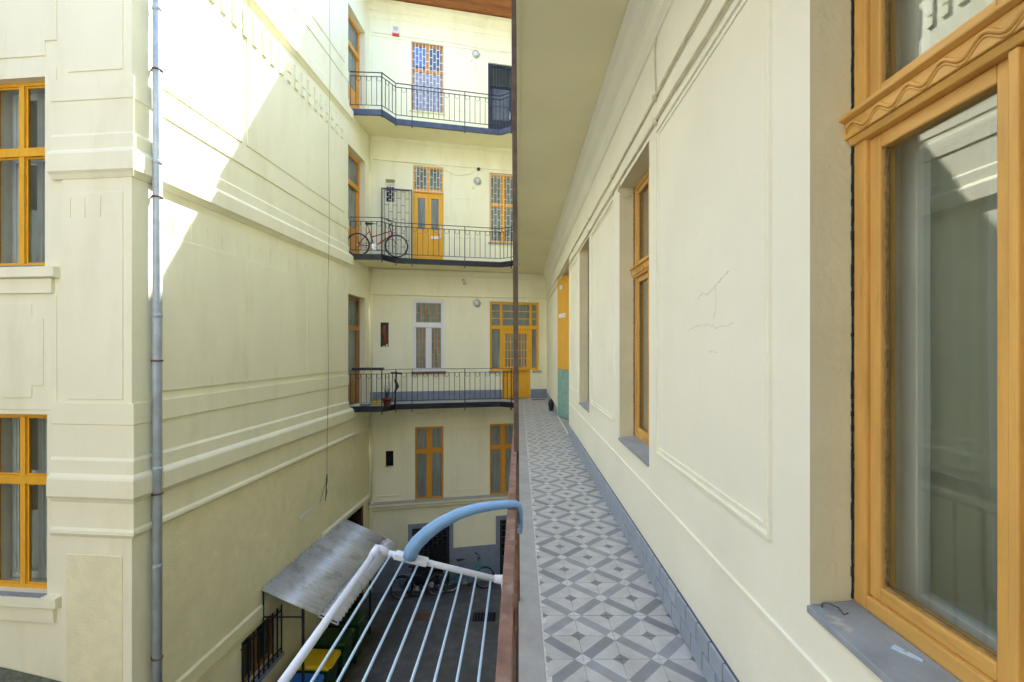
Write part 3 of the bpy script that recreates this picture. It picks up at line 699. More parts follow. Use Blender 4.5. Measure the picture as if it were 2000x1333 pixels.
def gallery_window(a, c, d=.135):
    zt = 2.29; wd, wh = ('orange_near', 'orange_near_h')
    f = MB(); fw = .052
    a0, c0 = a + .004, c - .004
    f.box(a0, a0 + fw, d, d + .075, ZS + .002, ZT).box(c0 - fw, c0, d, d + .075, ZS + .002, ZT)
    o = f.build('window', wd, WR, .006)
    MB().box(a0 + fw, c0 - fw, d, d + .075, ZS + .002, ZS + .05).build('frame_rail', wh, o, .006); MB().box(a0 + fw, c0 - fw, d, d + .075, ZT - .05, ZT).build('frame_rail', wh, o, .006)
    # transom with mouldings and a carved wave
    b = MB().box(a0 - .004, c0 + .004, d - .028, d + .07, zt - .03, zt + .022).extr([(d - .028, zt + .022), (d - .046, zt + .028), (d - .046, zt + .04), (d - .02, zt + .052), (d + .07, zt + .052), (d + .07, zt + .022)], a0 - .004, c0 + .004)
    b.extr([(d + .07, zt - .03), (d - .02, zt - .03), (d - .012, zt - .05), (d + .07, zt - .05)], a0 + .001, c0 - .001)
    tr = b.build('transom', wh, o, .003)
    pts = []; n = 120
    for i in range(n + 1):
        t = i / n; uu = a0 + .01 + t * (c0 - a0 - .02); pts.append((uu, d - .029, zt - .002 + .014 * math.sin(t * 2 * math.pi * 9.3)))
    MB().tube(pts, .006, 6).build('carved_wave', wh, tr)
    MB().tube([(x, y + .001, z - .011) for x, y, z in pts], .0035, 6).build('carved_wave', wh, tr)
    # casements
    m_ = (a0 + c0) / 2; cells = [(a0 + fw, m_ - .012), (m_ + .012, c0 - fw)]
    MB().box(m_ - .0115, m_ + .0115, d - .008, d + .07, ZS + .05, zt - .051).build('mullion', wd, o, .004); MB().box(m_ - .0115, m_ + .0115, d - .004, d + .07, zt + .0525, ZT - .05).build('mullion', wd, o, .004)
    for x0, x1 in cells:
        for z0, z1 in ((ZS + .05, zt - .051), (zt + .053, ZT - .05)):
            s = .043
            for q0, q1 in ((x0, x0 + s), (x1 - s, x1)): MB().box(q0, q1, d + .012, d + .06, z0, z1).build('casement_stile', wd, o, .005)
            for q0, q1 in ((z0, z0 + s), (z1 - s, z1)): MB().box(x0 + s, x1 - s, d + .012, d + .06, q0, q1).build('casement_rail', wh, o, .005)
            g_ = .006
            MB().box(x0 + s, x0 + s + g_, d + .024, d + .034, z0 + s, z1 - s).box(x1 - s - g_, x1 - s, d + .024, d + .034, z0 + s, z1 - s).box(x0 + s + g_, x1 - s - g_, d + .024, d + .034, z0 + s, z0 + s + g_).build('putty_line', 'putty', o)
            MB().box(x0 + s, x1 - s, d + .036, d + .040, z0 + s, z1 - s).build('pane', 'glass', o)
    # box between outer and inner window
    D0, D1 = d - .002, d + .45; a_, c_ = a0, c0; a0, c0 = a, c
    b = MB().q([(a0, D0, ZS), (a0, D1, ZS), (a0, D1, ZT + .002), (a0, D0, ZT + .002)]).q([(c0, D0, ZS), (c0, D1, ZS), (c0, D1, ZT + .002), (c0, D0, ZT + .002)])
    b.q([(a0, D0, ZT + .002), (c0, D0, ZT + .002), (c0, D1, ZT + .002), (a0, D1, ZT + .002)]).q([(a0, D0 + .003, ZS), (c0, D0 + .003, ZS), (c0, D1, ZS), (a0, D1, ZS)])
    sheet(b, 'box_lining', 'creampaint', o); a0, c0 = a_, c_
    i0 = d + .15
    b = MB()
    for x0, x1 in ((a0, m_ - .004), (m_ + .004, c0)):
        for z0, z1 in ((ZS + .001, zt - .03), (zt + .03, ZT - .001)):
            s = .06
            b.box(x0, x0 + s, i0, i0 + .045, z0, z1).box(x1 - s, x1, i0, i0 + .045, z0, z1).box(x0 + s, x1 - s, i0, i0 + .045, z0, z0 + s).box(x0 + s, x1 - s, i0, i0 + .045, z1 - s, z1)
    b.box(a0, c0, i0 - .01, i0 + .045, zt - .0295, zt + .0295)
    iw = b.build('inner_frame', 'whitepaint', o, .004)
    MB().box(a0 + .06, c0 - .06, i0 + .02, i0 + .023, ZS + .06, ZT - .06).build('pane', 'glass', iw)
    # stone sill
    MB().extr([(d, ZS + .004), (-.012, ZS - .012), (-.012, ZS - .035), (d, ZS - .035)], a + .001, c - .001).build('sill', 'sillgrey', o, .003)
    return o
for i, (a, c) in enumerate(rw):
    ow = gallery_window(a, c, .135 if i < 2 else .20)
    # plaster reveal linings, rough
    e = .0025
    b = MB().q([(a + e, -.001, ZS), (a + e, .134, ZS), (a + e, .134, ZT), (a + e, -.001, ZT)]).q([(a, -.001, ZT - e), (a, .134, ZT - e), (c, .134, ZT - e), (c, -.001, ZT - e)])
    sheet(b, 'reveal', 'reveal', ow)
    # jagged dark joint between plaster and frame
    b = MB(); zz = ZS + .01; pu = None
    while zz < ZT - .01:
        hh = random.uniform(.008, .03); wv = random.uniform(.001, .0035)
        b.box(a + .003, a + .0045 + wv, .130 - random.uniform(0, .003), .1345, zz, zz + hh); zz += hh
    b.build('joint_gap', 'gap', ow)
# dark rooms behind the gallery windows
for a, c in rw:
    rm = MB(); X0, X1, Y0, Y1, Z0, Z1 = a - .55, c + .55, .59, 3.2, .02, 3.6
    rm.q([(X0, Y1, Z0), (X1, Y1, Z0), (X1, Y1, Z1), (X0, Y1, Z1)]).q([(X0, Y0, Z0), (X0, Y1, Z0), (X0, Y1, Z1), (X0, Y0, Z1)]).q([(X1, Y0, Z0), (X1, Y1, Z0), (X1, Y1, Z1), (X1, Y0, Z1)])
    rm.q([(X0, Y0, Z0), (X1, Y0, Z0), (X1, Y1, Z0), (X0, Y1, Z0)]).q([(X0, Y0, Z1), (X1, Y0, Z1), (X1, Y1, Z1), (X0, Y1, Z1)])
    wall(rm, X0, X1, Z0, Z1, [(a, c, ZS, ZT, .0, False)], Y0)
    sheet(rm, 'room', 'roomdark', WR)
def curtain(u0, u1, d, label):
    b = MB(); n = 90; P = []
    for i in range(n + 1):
        t = i / n; P.append((u0 + (u1 - u0) * t, .03 * math.sin(t * 50 + 2 * math.sin(t * 9)) + .012 * math.sin(t * 21)))
    rows = 8
    vs_ = [[(x + .012 * math.sin(k * .9 + x * 8), d + y * (.6 + .6 * k / rows), 3.3 - 3.1 * k / rows) for x, y in P] for k in range(rows + 1)]
    for k in range(rows):
        for i in range(n): b.q([vs_[k][i], vs_[k][i + 1], vs_[k + 1][i + 1], vs_[k + 1][i]], True)
    o = b.build('curtain', 'sheer'); o.location = WR.location; o.rotation_euler = WR.rotation_euler
    tag(o, label, 'curtain'); 
    return o
curtain(-1.44, -.45, .52, 'white sheer curtain behind the window with the wavy carved transom')
curtain(-4.5, -3.2, .66, 'pale curtain behind the second gallery window')
curtain(-7.3, -6.0, .66, 'pale curtain in the gallery window beside the stair entrance')

# baseboard blocks along the gallery wall
MB().box(-8.645, 3, -.010, .0, 0, .2075).build('baseboard', 'joint', WR)
bl = MB().box(-.0722, .0722, -.024, -.0101, .006, .1005).mesh('baseboard_block', 'block')
for row in range(2):
    y = 1.0 + (.0775 if row else 0); 
    while y < 7.9:
        o = link('baseboard_block', bl, WR, .002, (-y, 0, .003 + row * .105)); y += .155
MB().box(-8.645, -7.98, -.019, -.0101, .003, .213).build('baseboard', 'block', WR); MB().box(-15.1, -11.26, -.016, .0, 0, .20).build('baseboard', 'block', WR)

# plaster cracks
def crack(pts, r, m='crack'):
    P = []
    for (y0, z0), (y1, z1) in zip(pts, pts[1:]):
        for k in range(8):
            t = k / 8; P.append((-(y0 + (y1 - y0) * t) + random.uniform(-.006, .006), -.0003, z0 + (z1 - z0) * t + random.uniform(-.007, .007)))
    rr = [r * random.uniform(.2, .85) for _ in P]
    return MB().tube(P, rr, 4, flat=.35).build('plaster_crack', m, WR)
crack([(2.43, 1.86), (2.37, 1.88), (2.30, 1.87), (2.24, 1.89), (2.17, 1.91), (2.05, 1.95)], .0035)
crack([(2.22, 1.89), (2.20, 1.83), (2.22, 1.76), (2.25, 1.70)], .0025)
crack([(2.58, 1.70), (2.45, 1.72), (2.3, 1.72), (2.2, 1.70), (2.0, 1.71)], .003)
crack([(2.30, 1.585), (2.23, 1.59), (2.18, 1.585)], .0025)
crack([(5.55, 1.55), (5.3, 1.62), (5.05, 1.66)], .003)

# conduits along the gallery wall
for zz, nm in ((3.28, 'cable_conduit'), (3.12, 'cable_conduit')):
    pts = []; y = -2
    while y < 14.9:
        pts.append((-y, -.014 + .003 * math.sin(y * 2.1), zz + .008 * math.sin(y * 1.3 + zz * 9) + .004 * math.sin(y * 5))); y += .25
    o = MB().tube(pts, .0095, 8).build(nm, 'cablepaint', WR)
    for y in (1.6, 3.15, 4.6, 6.1, 8.0, 10.0): MB().lathe([(.024, -.002), (.024, -.02), (.018, -.03)], 12, (-y, 0, zz), 'y').build('junction_cap', 'cablepaint', o)
MB().tube([(-4.3, -.006, 3.11), (-4.33, -.01, 3.05), (-4.30, .03, 3.0), (-4.25, .09, 2.98)], .008, 6).build('loose_cable', 'cablepaint', WR)
MB().tube([(-3.15, -.006, 3.26), (-3.17, -.012, 3.6), (-3.14, -.012, 3.68)], .006, 6).build('riser_cable', 'cablepaint', WR)

# ------------------------------------------------ gallery floor with tiles
gf = struct(MB().box(0, .924, -8, 13.599, -.125, -.016).build('gallery_floor', 'mortar'))
MB().box(.0, .1335, -8, 13.59, -.0155, .003).build('edge_strip', 'concrete', gf, .004)
MB().box(-.012, -.001, -8, 13.59, -.15, .0).build('slab_fascia', 'fascia', gf)
T = .197; hT = T / 2 - .0007; bvl = .0011; th = .0155
b = MB()
top = [(-hT + bvl, -hT + bvl), (hT - bvl, -hT + bvl), (hT - bvl, hT - bvl), (-hT + bvl, hT - bvl)]
bot = [(-hT, -hT), (hT, -hT), (hT, hT), (-hT, hT)]
b.q([(x, y, 0) for x, y in top])
for i in range(4):
    j = (i + 1) % 4
    b.q([(*bot[i], -bvl), (*bot[j], -bvl), (*top[j], 0), (*top[i], 0)]); b.q([(*bot[i], -th), (*bot[j], -th), (*bot[j], -bvl), (*bot[i], -bvl)])
tm = b.mesh('floor_tile', 'tile')
rows = []
y0 = 2.43 - 5 * .1985 + .1985 / 2
rest = MB(); k = 0; n_t = 0
while True:
    yc = y0 + k * .1985
    if yc > 15.25: break
    for i in range(4):
        o = link('floor_tile', tm, gf, 0, (.136 + T * (i + .5), yc, random.uniform(-.0008, .0004)))
        # diamond centres sit on the tile corners where column + row is even
        par = (i + k) % 2
        o.rotation_euler = (random.uniform(-.002, .002), random.uniform(-.002, .002), 0 if par == 1 else math.pi / 2)
    k += 1
# irregular mortar seam beside the concrete edge strip
b = MB(); y = .9
while y < 13.5:
    l = random.uniform(.015, .07); wv = random.uniform(.003, .012) + (.02 if random.random() < .12 else 0)
    b.box(.1335, .1345 + wv, y, y + l, -.01, .0032 + random.uniform(0, .0012)); y += l
b.build('mortar_seam', 'mortar', gf)
b = MB()
for kk in range(45):
    for i in range(4):
        yc = y0 - (kk + 1) * .1985; b.box(.136 + T * i + .0007, .136 + T * (i + 1) - .0007, yc - .0985, yc + .0985, -.0155, 0)
ro = b.build('rear_tiles', 'concrete', gf); ro['kind'] = 'stuff'

# ------------------------------------------------ rear of the courtyard (seen in reflections), moved close and raised to dim the projecting wing
WB = thing('building_wing', 'grey weathered wing closing the courtyard opposite the tall orange framed windows', 'building', (0, -4.6, 0), math.pi)
bo = []
for i in range(4):
    for z in (.7, 4.9): bo.append((-.6 + i * 2.8, .5 + i * 2.8, z, z + 2.2, .2, False))
sheet(wall(MB(), -2, 14, GZ, 14.5, bo), 'wall', 'oldwall', WB)
for a, c, z0, z1, _, _ in bo: window(WB, a, c, z0, z1, .15, 'whitepaint', 'pane', tz=z0 + 1.5, bevel=0)
WC = thing('building_wing', 'grey weathered side wing far across the courtyard', 'building', (-9.4, 0, 0), math.pi / 2)
sheet(wall(MB(), -4.6, 7.2, GZ, 14.5, []), 'wall', 'oldwall', WC)
MB().box(-2, 14, -1.1, .5, 12.2, 12.5).build('roof', 'rooftile', WB)  # unseen eaves added to cut sky light on the projecting wing
MB().box(-8, .0, -.9, .5, 12.2, 12.5).build('roof', 'rooftile', WA)  # unseen eave added to dim the upper part of this wing
MB().box(-3.4, 6.4, -1.0, .5, 12.2, 12.5).build('roof', 'rooftile', WC)  # out of view, added to narrow the open sky above the court

# =================================================================== OBJECTS
# ---- balcony railings of the end wing
def path_points(path, step):
    out = []; carry = 0.
    for (x0, y0), (x1, y1) in zip(path, path[1:]):
        L_ = math.hypot(x1 - x0, y1 - y0); n = max(1, round(L_ / step)); a = math.atan2(y1 - y0, x1 - x0)
        for i in range(n): t = i / n; out.append((x0 + (x1 - x0) * t, y0 + (y1 - y0) * t, a, L_ / n, i))
    return out
bal = MB().box(-.007, .007, -.007, .007, .12, .905).mesh('baluster', 'iron')
pst = MB().box(-.011, .011, -.011, .011, -.17, 1.02).lathe([(.018, -.20), (.018, -.17)], 8).mesh('railing_post', 'iron')
rp = []
for i in range(15):
    a = math.pi * (i / 14) ; rp.append((.055 * math.cos(a), 0, .84 - .055 * math.sin(a)))
rp = [(.055, 0, .905)] + rp + [(-.055, 0, .905)]
rng = MB().tube(rp, .005, 5).mesh('ring_ornament', 'iron')
RP = [(x, y - .025) for x, y in EDGE]; RP[0] = (-4.60, RP[0][1]); RP[-1] = (-.03, 13.6)
for z, lab in ((0., 'black iron railing of the balcony with the pot and broom'), (4.19, 'dark iron railing in front of the red bicycle'), (8.17, 'dark blue iron railing of the topmost balcony below the eaves')):
    t = thing('balcony_railing', lab, 'railing', (0, 0, z), 0, 'iron balcony railings')
    for h, nm, hw in ((1.02, 'top_rail', .016), (.91, 'ring_rail', .012), (.12, 'bottom_rail', .010)):
        b = MB()
        for i in range(len(RP) - 1):
            (x0, y0), (x1, y1) = RP[i], RP[i + 1]
            v = Vector((x1 - x0, y1 - y0)); v.normalize(); n = Vector((-v.y, v.x)) * hw; e = v * hw * .9
            b.prism([(x0 - n.x - e.x, y0 - n.y - e.y), (x1 - n.x, y1 - n.y), (x1 + n.x, y1 + n.y), (x0 + n.x - e.x, y0 + n.y - e.y)], h - .006 - .0004 * i, h + .006 + .0004 * i)
        b.build(nm, 'iron', t)
    for k, (x, y, a, L_, i) in enumerate(path_points(RP, .148)):
        o = link('railing_post' if (k % 10 == 3 and k > 5) or i == 0 and k < 12 and k > 0 else 'baluster', pst if (k % 10 == 3 and k > 5) or i == 0 and k < 12 and k > 0 else bal, t, 0, (x, y, 0)); o.rotation_euler = (0, 0, a)
        if k % 2 == 1:
            o = link('ring_ornament', rng, t, 0, (x + math.cos(a) * L_ / 2, y + math.sin(a) * L_ / 2, 0)); o.rotation_euler = (0, 0, a)

# ---- near gallery railing, rusty flat handrail
t = thing('gallery_railing', 'rusty brown flat handrail railing along the tiled gallery', 'railing', (-.03, 0, 0))
MB().box(-.016, .017, -3, 13.55, .938, .951).build('handrail', 'rust', t, .003)
MB().box(.010, .0165, -3, 13.55, .885, .9375).build('rail_flange', 'post', t)
MB().box(-.006, .006, -3, 13.55, .82, .835).build('middle_rail', 'rust', t)
MB().box(-.006, .006, -3, 13.55, .10, .115).build('bottom_rail', 'rust', t)
bm_ = MB().box(-.006, .006, -.006, .006, .1155, .8195).mesh('baluster', 'rust'); pm_ = MB().box(-.008, .008, -.011, .011, -.14, .9375).mesh('railing_post', 'rust')
y = -.3; k = 0
while y < 13.5:
    if k % 10 == 0: link('railing_post', pm_, t, 0, (.014, y, 0))
    else: link('baluster', bm_, t, 0, (0, y, 0))
    y += .15; k += 1
b = MB().box(-.016, .016, 2.985, 3.015, -.1, 4.1); v = b.v
b.v = [(x - .006 * z + .004, y, z) for x, y, z in v]
tag(b.build('support_post', 'post', None, .003), 'slim brown steel post rising from the rusty handrail to the gallery soffit', 'post')
bpy.data.objects['support_post'].location = (-.012, 0, 0)

# ---- downpipe at the pilaster
pX, pY = -4.84, 6.31
t = thing('downpipe', 'blue grey zinc downpipe with rusty brackets in the corner of the projecting wing', 'downpipe', (pX, pY, GZ))
MB().tube([(0, 0, 0), (0, 0, 8.0), (0, 0, 18.4)], .055, 20).build('pipe', 'zinc', t)
for z in (-3.1, -1.35, -.05, 2.0, 4.05, 6.1):
    zz = z - GZ + .02
    MB().lathe([(.056, zz), (.0605, zz + .004), (.0605, zz + .05), (.056, zz + .054)], 20).build('pipe_joint', 'zinc', t)
for z in (-2.55, -.35, 1.43, 3.62, 5.32):
    zz = z - GZ
    MB().lathe([(.0565, zz), (.066, zz + .002), (.066, zz + .024), (.0565, zz + .026)], 20).box(-.2, -.05, -.008, .008, zz + .002, zz + .022).build('bracket', 'rustband', t)

# thin pipe in the inner corner
t = thing('corner_pipe', 'thin cream painted pipe in the corner behind the balconies', 'pipe', (-4.44, 14.21, 0))
b = MB()
for z0, z1 in ((-3.0, -.14), (.0, 4.05), (4.2, 8.03)): b.tube([(0, 0, z0), (0, 0, z1)], .028, 10)
b.build('pipe', 'plaster', t)
MB().tube([(0, 0, -3.0), (.02, 0, -3.12), (-.03, -.02, -3.25), (0, 0, -3.4), (0, 0, GZ + .05)], .028, 10).build('pipe', 'plaster', t)

# ---- drying rack hooked over the handrail
RY = 1.94; NY = .82
pO, pI = Vector((-.586, 0, .771)), Vector((-.053, 0, .642))
t = thing('drying_rack', 'white wire drying rack with curved blue arms hooked over the rusty handrail', 'drying rack', (0, 0, 0))
def onbar(s, y): p = pO.lerp(pI, s); return (p.x, y, p.z)
for y in (RY, NY): MB().tube([onbar(0, y), onbar(1, y)], .0125, 10).build('cross_bar', 'rackwhite', t)
MB().tube([onbar(0, RY - .0), onbar(0, NY)], .0125, 10).build('side_bar', 'rackwhite', t)
MB().tube([onbar(1, RY - .0), onbar(1, NY)], .0105, 10).build('side_bar', 'rackwhite', t)
for s in (0, 1):
    for y, sg in ((RY, 1), (NY, -1)):
        p = Vector(onbar(s, y)); q = Vector(onbar(.09 if s == 0 else .91, y)); r = Vector(onbar(s, y - sg * .07))
        mid = p + Vector((0, 0, .004))
        MB().tube([q, p.lerp(q, .3) + Vector((0, sg * .004, .003)), p + Vector((0, 0, .003)), p.lerp(r, .4), r], [.015, .0185, .020, .0185, .015], 10).build('corner_cap', 'rackwhite', t)
wm = MB().tube([(0, NY, 0), (0, RY, 0)], .0042, 8).mesh('wire', 'wire')
for k in range(8):
    s = (k + 1) / 9.05 ; p = onbar(s, 0); link('wire', wm, t, 0, (p[0], 0, p[2] - .004))
for y in (RY, NY):
    ap = [(-.445, .745), (-.437, .775), (-.415, .806), (-.375, .845), (-.32, .885), (-.25, .921), (-.18, .944), (-.11, .956), (-.05, .962), (-.012, .962), (.002, .955), (.007, .935), (.007, .90), (.006, .865), (.004, .845)]
    rr = [.027, .0265, .026, .025, .024, .023, .022, .0205, .0185, .016, .0135, .012, .0115, .011, .009]
    rr = [.030, .030, .029, .0275, .025, .0225, .0205, .019, .0175, .0155, .0135, .012, .0115, .011, .009]
    ar = MB().tube([(x, y - .012, z + .002) for x, z in ap], rr, 14, flat=1.25).build('hook_arm', 'rackblue', t)
    sdn = Vector(onbar(.27, y)); MB().box(-.07, .07, -.022, .022, -.010, .016).build('arm_socket', 'rackwhite', ar, .006, (sdn.x, y - .005, sdn.z)).rotation_euler = (0, math.atan2(.126, .52), 0)
    MB().lathe([(.003, -.012), (.003, -.009)], 8, (.006, y - .018, .872), 'x').build('screw', 'darkplastic', ar)

# ---- corrugated canopy over the bins
t = thing('lean_to_canopy', 'corrugated grey lean-to canopy on steel posts over the waste bins', 'canopy', (0, 0, GZ))
def wallX(y): return -5.257 + .051 * y
def sheet_cor(ya, yb, s0, s1, lift, name):
    """ridges run down the slope"""
    b = MB(); P = .14; n = int((yb - ya) / P * 8); W = 1.42
    for i in range(n):
        ys = [ya + (yb - ya) * (i + e) / n for e in (0, 1)]
        q = []
        for y in ys:
            h = .03 * math.sin(2 * math.pi * y / P)
            for s in (s0, s1): q.append((wallX(y) + .02 + W * s, y, -2.87 - GZ - .62 * s + h + lift + (0 if s < .5 else -.01 * math.sin(y * 3))))
        b.q([q[0], q[1], q[3], q[2]], True)
    me = bpy.data.meshes.new(name); me.from_pydata(b.v, [], b.f); me.materials.append(M['corrugated'])
    bm = bmesh.new(); bm.from_mesh(me); bmesh.ops.remove_doubles(bm, verts=bm.verts, dist=1e-4); bm.to_mesh(me); bm.free()
    me.polygons.foreach_set('use_smooth', [True] * len(me.polygons))
    o = link(name, me, t); so_ = o.modifiers.new('thick', 'SOLIDIFY'); so_.thickness = .003
for k in range(4): sheet_cor(8.78 + k * .885, 8.78 + (k + 1) * .885 + .06, 0, .76, .004 * (k % 2), 'roof_sheet')
for k in range(4): sheet_cor(8.78 + k * .885, 8.78 + (k + 1) * .885 + .06, .73, 1.0, -.026 + .004 * (k % 2), 'roof_sheet')
zb = -GZ - 2.92
for y in (8.82, 10.5, 12.25):
    x0 = wallX(y) + .03
    MB().tube([(x0, y, zb + .01), (x0 + 1.38, y, zb - .605)], .016, 6).build('rafter', 'iron', t)
    MB().box(x0 + .72, x0 + .76, y - .02, y + .02, 0, zb - .335).build('canopy_post', 'iron', t)
    MB().tube([(x0, y, zb - .5), (x0 + .73, y, zb - .5)], .014, 6).build('tie_bar', 'iron', t)
    if y < 9: MB().tube([(x0 + .0, y, zb - .7), (x0, y, zb)], .014, 6).build('wall_strut', 'iron', t)
MB().tube([(wallX(8.8) + .77, 8.8, zb - .335), (wallX(12.3) + .77, 12.3, zb - .335)], .016, 6).build('purlin', 'iron', t)
MB().tube([(wallX(8.8) + 1.36, 8.8, zb - .62), (wallX(12.3) + 1.36, 12.3, zb - .62)], .016, 6).build('purlin', 'iron', t)

# ---- wheelie bins
def wheelie_bin(x, y, rz, body, lid, label):
    t = thing('waste_bin', label, 'bin', (x, y, GZ), rz, 'waste bins under the canopy')
    b = MB(); n = 4
    lo, hi = (.22, .25), (.29, .35)
    def ring_(w_, d_, z): return [(-w_, -d_, z), (w_, -d_, z), (w_, d_, z), (-w_, d_, z)]
    rs = [ring_(*lo, .06), ring_(.275, .33, .88), ring_(.30, .36, .89), ring_(.30, .36, .98)]
    b.q(rs[0][::-1])
    for p, q in zip(rs, rs[1:]):
        for i in range(4): j = (i + 1) % 4; b.q([p[i], p[j], q[j], q[i]])
    b.q(rs[-1]); b.build('bin_body', body, t, .012)
    l = MB(); ls = [ring_(.305, .365, .982), ring_(.31, .37, 1.01), ring_(.27, .33, 1.05), ring_(.22, .28, 1.065)]
    l.q(ls[0][::-1])
    for p, q in zip(ls, ls[1:]):
        for i in range(4): j = (i + 1) % 4; l.q([p[i], p[j], q[j], q[i]])
    l.q(ls[-1]); l.box(-.24, .24, -.41, -.365, .985, 1.02); l.build('bin_lid', lid, t, .012)
    MB().tube([(-.2, .40, .96), (.2, .40, .96)], .016, 8).box(-.22, -.18, .355, .41, .93, .99).box(.18, .22, .355, .41, .93, .99).build('handle', body, t)
    for sx in (-1, 1): MB().lathe([(.09, sx * .24), (.1, sx * .255), (.1, sx * .285), (.06, sx * .29)], 16, (0, .28, .1), 'x').build('wheel', 'rubber', t)
    MB().box(-.10, .10, -.362, -.3605, .9, .97).build('sticker', 'sticker', t)
for x, y, bd, ld, lab in ((-4.20, 8.95, 'bin_blue', 'bin_blue', 'blue wheeled waste bin under the canopy'), (-4.15, 9.70, 'bin_green', 'bin_yellow', 'waste bin with a bright yellow lid'),
                          (-4.10, 10.45, 'bin_green', 'bin_green', 'dark green waste bin beside the yellow lidded one'), (-4.05, 11.2, 'bin_green', 'bin_green', 'dark green waste bin farthest from the yellow lidded one')):
    wheelie_bin(x, y, R_(87 + random.uniform(-4, 4)), bd, ld, lab)

# ---- bicycles (local x forward, y left, wheels on z = 0)
def bicycle(label, loc, rz, lean, paint, basket=False, lowstep=False):
    t = thing('bicycle', label, 'bicycle', loc, rz); t.rotation_euler = (lean, 0, rz)
    Rw = .325; rear = Vector((-.52, 0, Rw + .005)); front = Vector((.53, 0, Rw + .005))
    for c in (rear, front):
        w_ = MB().ring((0, 0, 0), Rw - .02, .021, 'y', 36, 8).build('wheel', 'rubber', t, 0, tuple(c))
        MB().ring((0, 0, 0), Rw - .045, .009, 'y', 36, 6).build('rim', 'chrome', w_)
        b = MB()
        for k in range(20):
            a = 2 * math.pi * k / 20; s = .02 if k % 2 else -.02
            b.tube([(.018 * math.cos(a + 1), s, .018 * math.sin(a + 1)), ((Rw - .045) * math.cos(a), 0, (Rw - .045) * math.sin(a))], .0013, 3)
        b.lathe([(.022, -.03), (.022, .03)], 10, (0, 0, 0), 'y').build('spokes', 'chrome', w_)
    bb = Vector((-.08, 0, .29)); st = Vector((-.22, 0, .76)); hd = Vector((.36, 0, .80)); hb = Vector((.405, 0, .64))
    f = MB(); r = .016
    f.tube([bb, st], r, 8).tube([bb, hb], .019, 8).tube([hd + Vector((.0, 0, .02)), hb - Vector((-.01, 0, .04))], .019, 8)
    tt = st.lerp(bb, .45 if lowstep else .12)
    f.tube([tt, hd.lerp(hb, .35)], r, 8)
    for s in (-1, 1):
        f.tube([bb + Vector((0, s * .03, 0)), rear + Vector((0, s * .06, 0))], .009, 6).tube([st.lerp(bb, .1) + Vector((0, s * .015, 0)), rear + Vector((0, s * .06, 0))], .008, 6)
    f.build('frame', paint, t)
    f = MB()
    for s in (-1, 1): f.tube([hb + Vector((.01, s * .05, -.05)), hb + Vector((.05, s * .055, -.15)), front + Vector((0, s * .055, 0))], [.013, .012, .008], 6)
    f.tube([hb + Vector((.01, -.05, -.05)), hb + Vector((.01, .05, -.05))], .014, 6).build('fork', paint, t)
    MB().tube([st, st + Vector((-.05, 0, .14))], .012, 8).build('seat_post', 'chrome', t)
    sd = MB(); P = [(-.30, .07), (-.24, .085), (-.14, .06), (-.04, .02), (.0, .016)]
    sd.tube([(x - .02 + .0, 0, .925 + .012 * math.cos(x * 9)) for x, _ in P], [w_ for _, w_ in P], 10); v = sd.v; sd.v = [(x, y, .925 + (z - .925) * .42) for x, y, z in v]
    sd.build('saddle', 'darkplastic', t)
    h = MB().tube([hd, hd + Vector((-.02, 0, .13)), hd + Vector((.05, 0, .16))], .012, 8)
    hp = hd + Vector((.05, 0, .16)); h.tube([hp + Vector((-.1, -.29, .03)), hp + Vector((-.02, -.18, .02)), hp, hp + Vector((-.02, .18, .02)), hp + Vector((-.1, .29, .03))], .011, 8)
    hbm = h.build('handlebar', 'blackpaint', t)
    for s in (-1, 1): MB().tube([hp + Vector((-.04, s * .22, .022)), hp + Vector((-.115, s * .305, .031))], .016, 8).build('grip', 'rubber', hbm)
    c = MB().lathe([(.09, -.045), (.09, -.04)], 20, tuple(bb), 'y'); c.tube([bb + Vector((0, -.06, 0)), bb + Vector((.12, -.07, -.11))], .009, 6).tube([bb + Vector((0, .06, 0)), bb + Vector((-.12, .07, .11))], .009, 6)
    c = c.build('crank', 'chrome', t)
    for s in (-1, 1): MB().box(-.05, .05, -.04, .04, -.012, .012).build('pedal', 'darkplastic', c, 0, tuple(bb + Vector((-s * .12, s * .11, s * .11))))
    MB().tube([bb + Vector((0, -.045, .088)), rear + Vector((0, -.045, .04))], .005, 4).tube([bb + Vector((0, -.045, -.088)), rear + Vector((0, -.045, -.04))], .005, 4).build('chain', 'darkplastic', t)
    if basket:
        MB().box(-.78, -.32, -.07, .07, .72, .735).tube([(-.74, .06, .72), (-.54, .06, .36)], .006, 5).tube([(-.74, -.06, .72), (-.54, -.06, .36)], .006, 5).build('luggage_rack', 'chrome', t)
    for c, a0, a1 in ((rear, 20, 175), (front, 40, 170)):
        if basket: MB().tube([c + Vector(((Rw + .025) * math.cos(R_(a)), 0, (Rw + .025) * math.sin(R_(a)))) for a in range(a0, a1, 12)], .016, 6).build('mudguard', paint if paint != 'redpaint' else 'darkplastic', t)
    return t
bicycle('red bicycle with black tyres on the middle balcony beside the lattice gate', (-4.0, 13.33, 4.197), R_(11), R_(4), 'redpaint', lowstep=True)
bicycle('teal bicycle leaning by the grey dado on the courtyard ground', (-1.57, 14.42, GZ), R_(13), R_(-7), 'tealpaint', True, True)
bicycle('black bicycle parked in front of the iron gate with grey surround', (-2.95, 14.0, GZ), R_(12), R_(-6), 'blackpaint', True)
bicycle('black bicycle standing between the teal bicycle and the canopy', (-2.55, 14.22, GZ), R_(16), R_(-7), 'blackpaint', False)

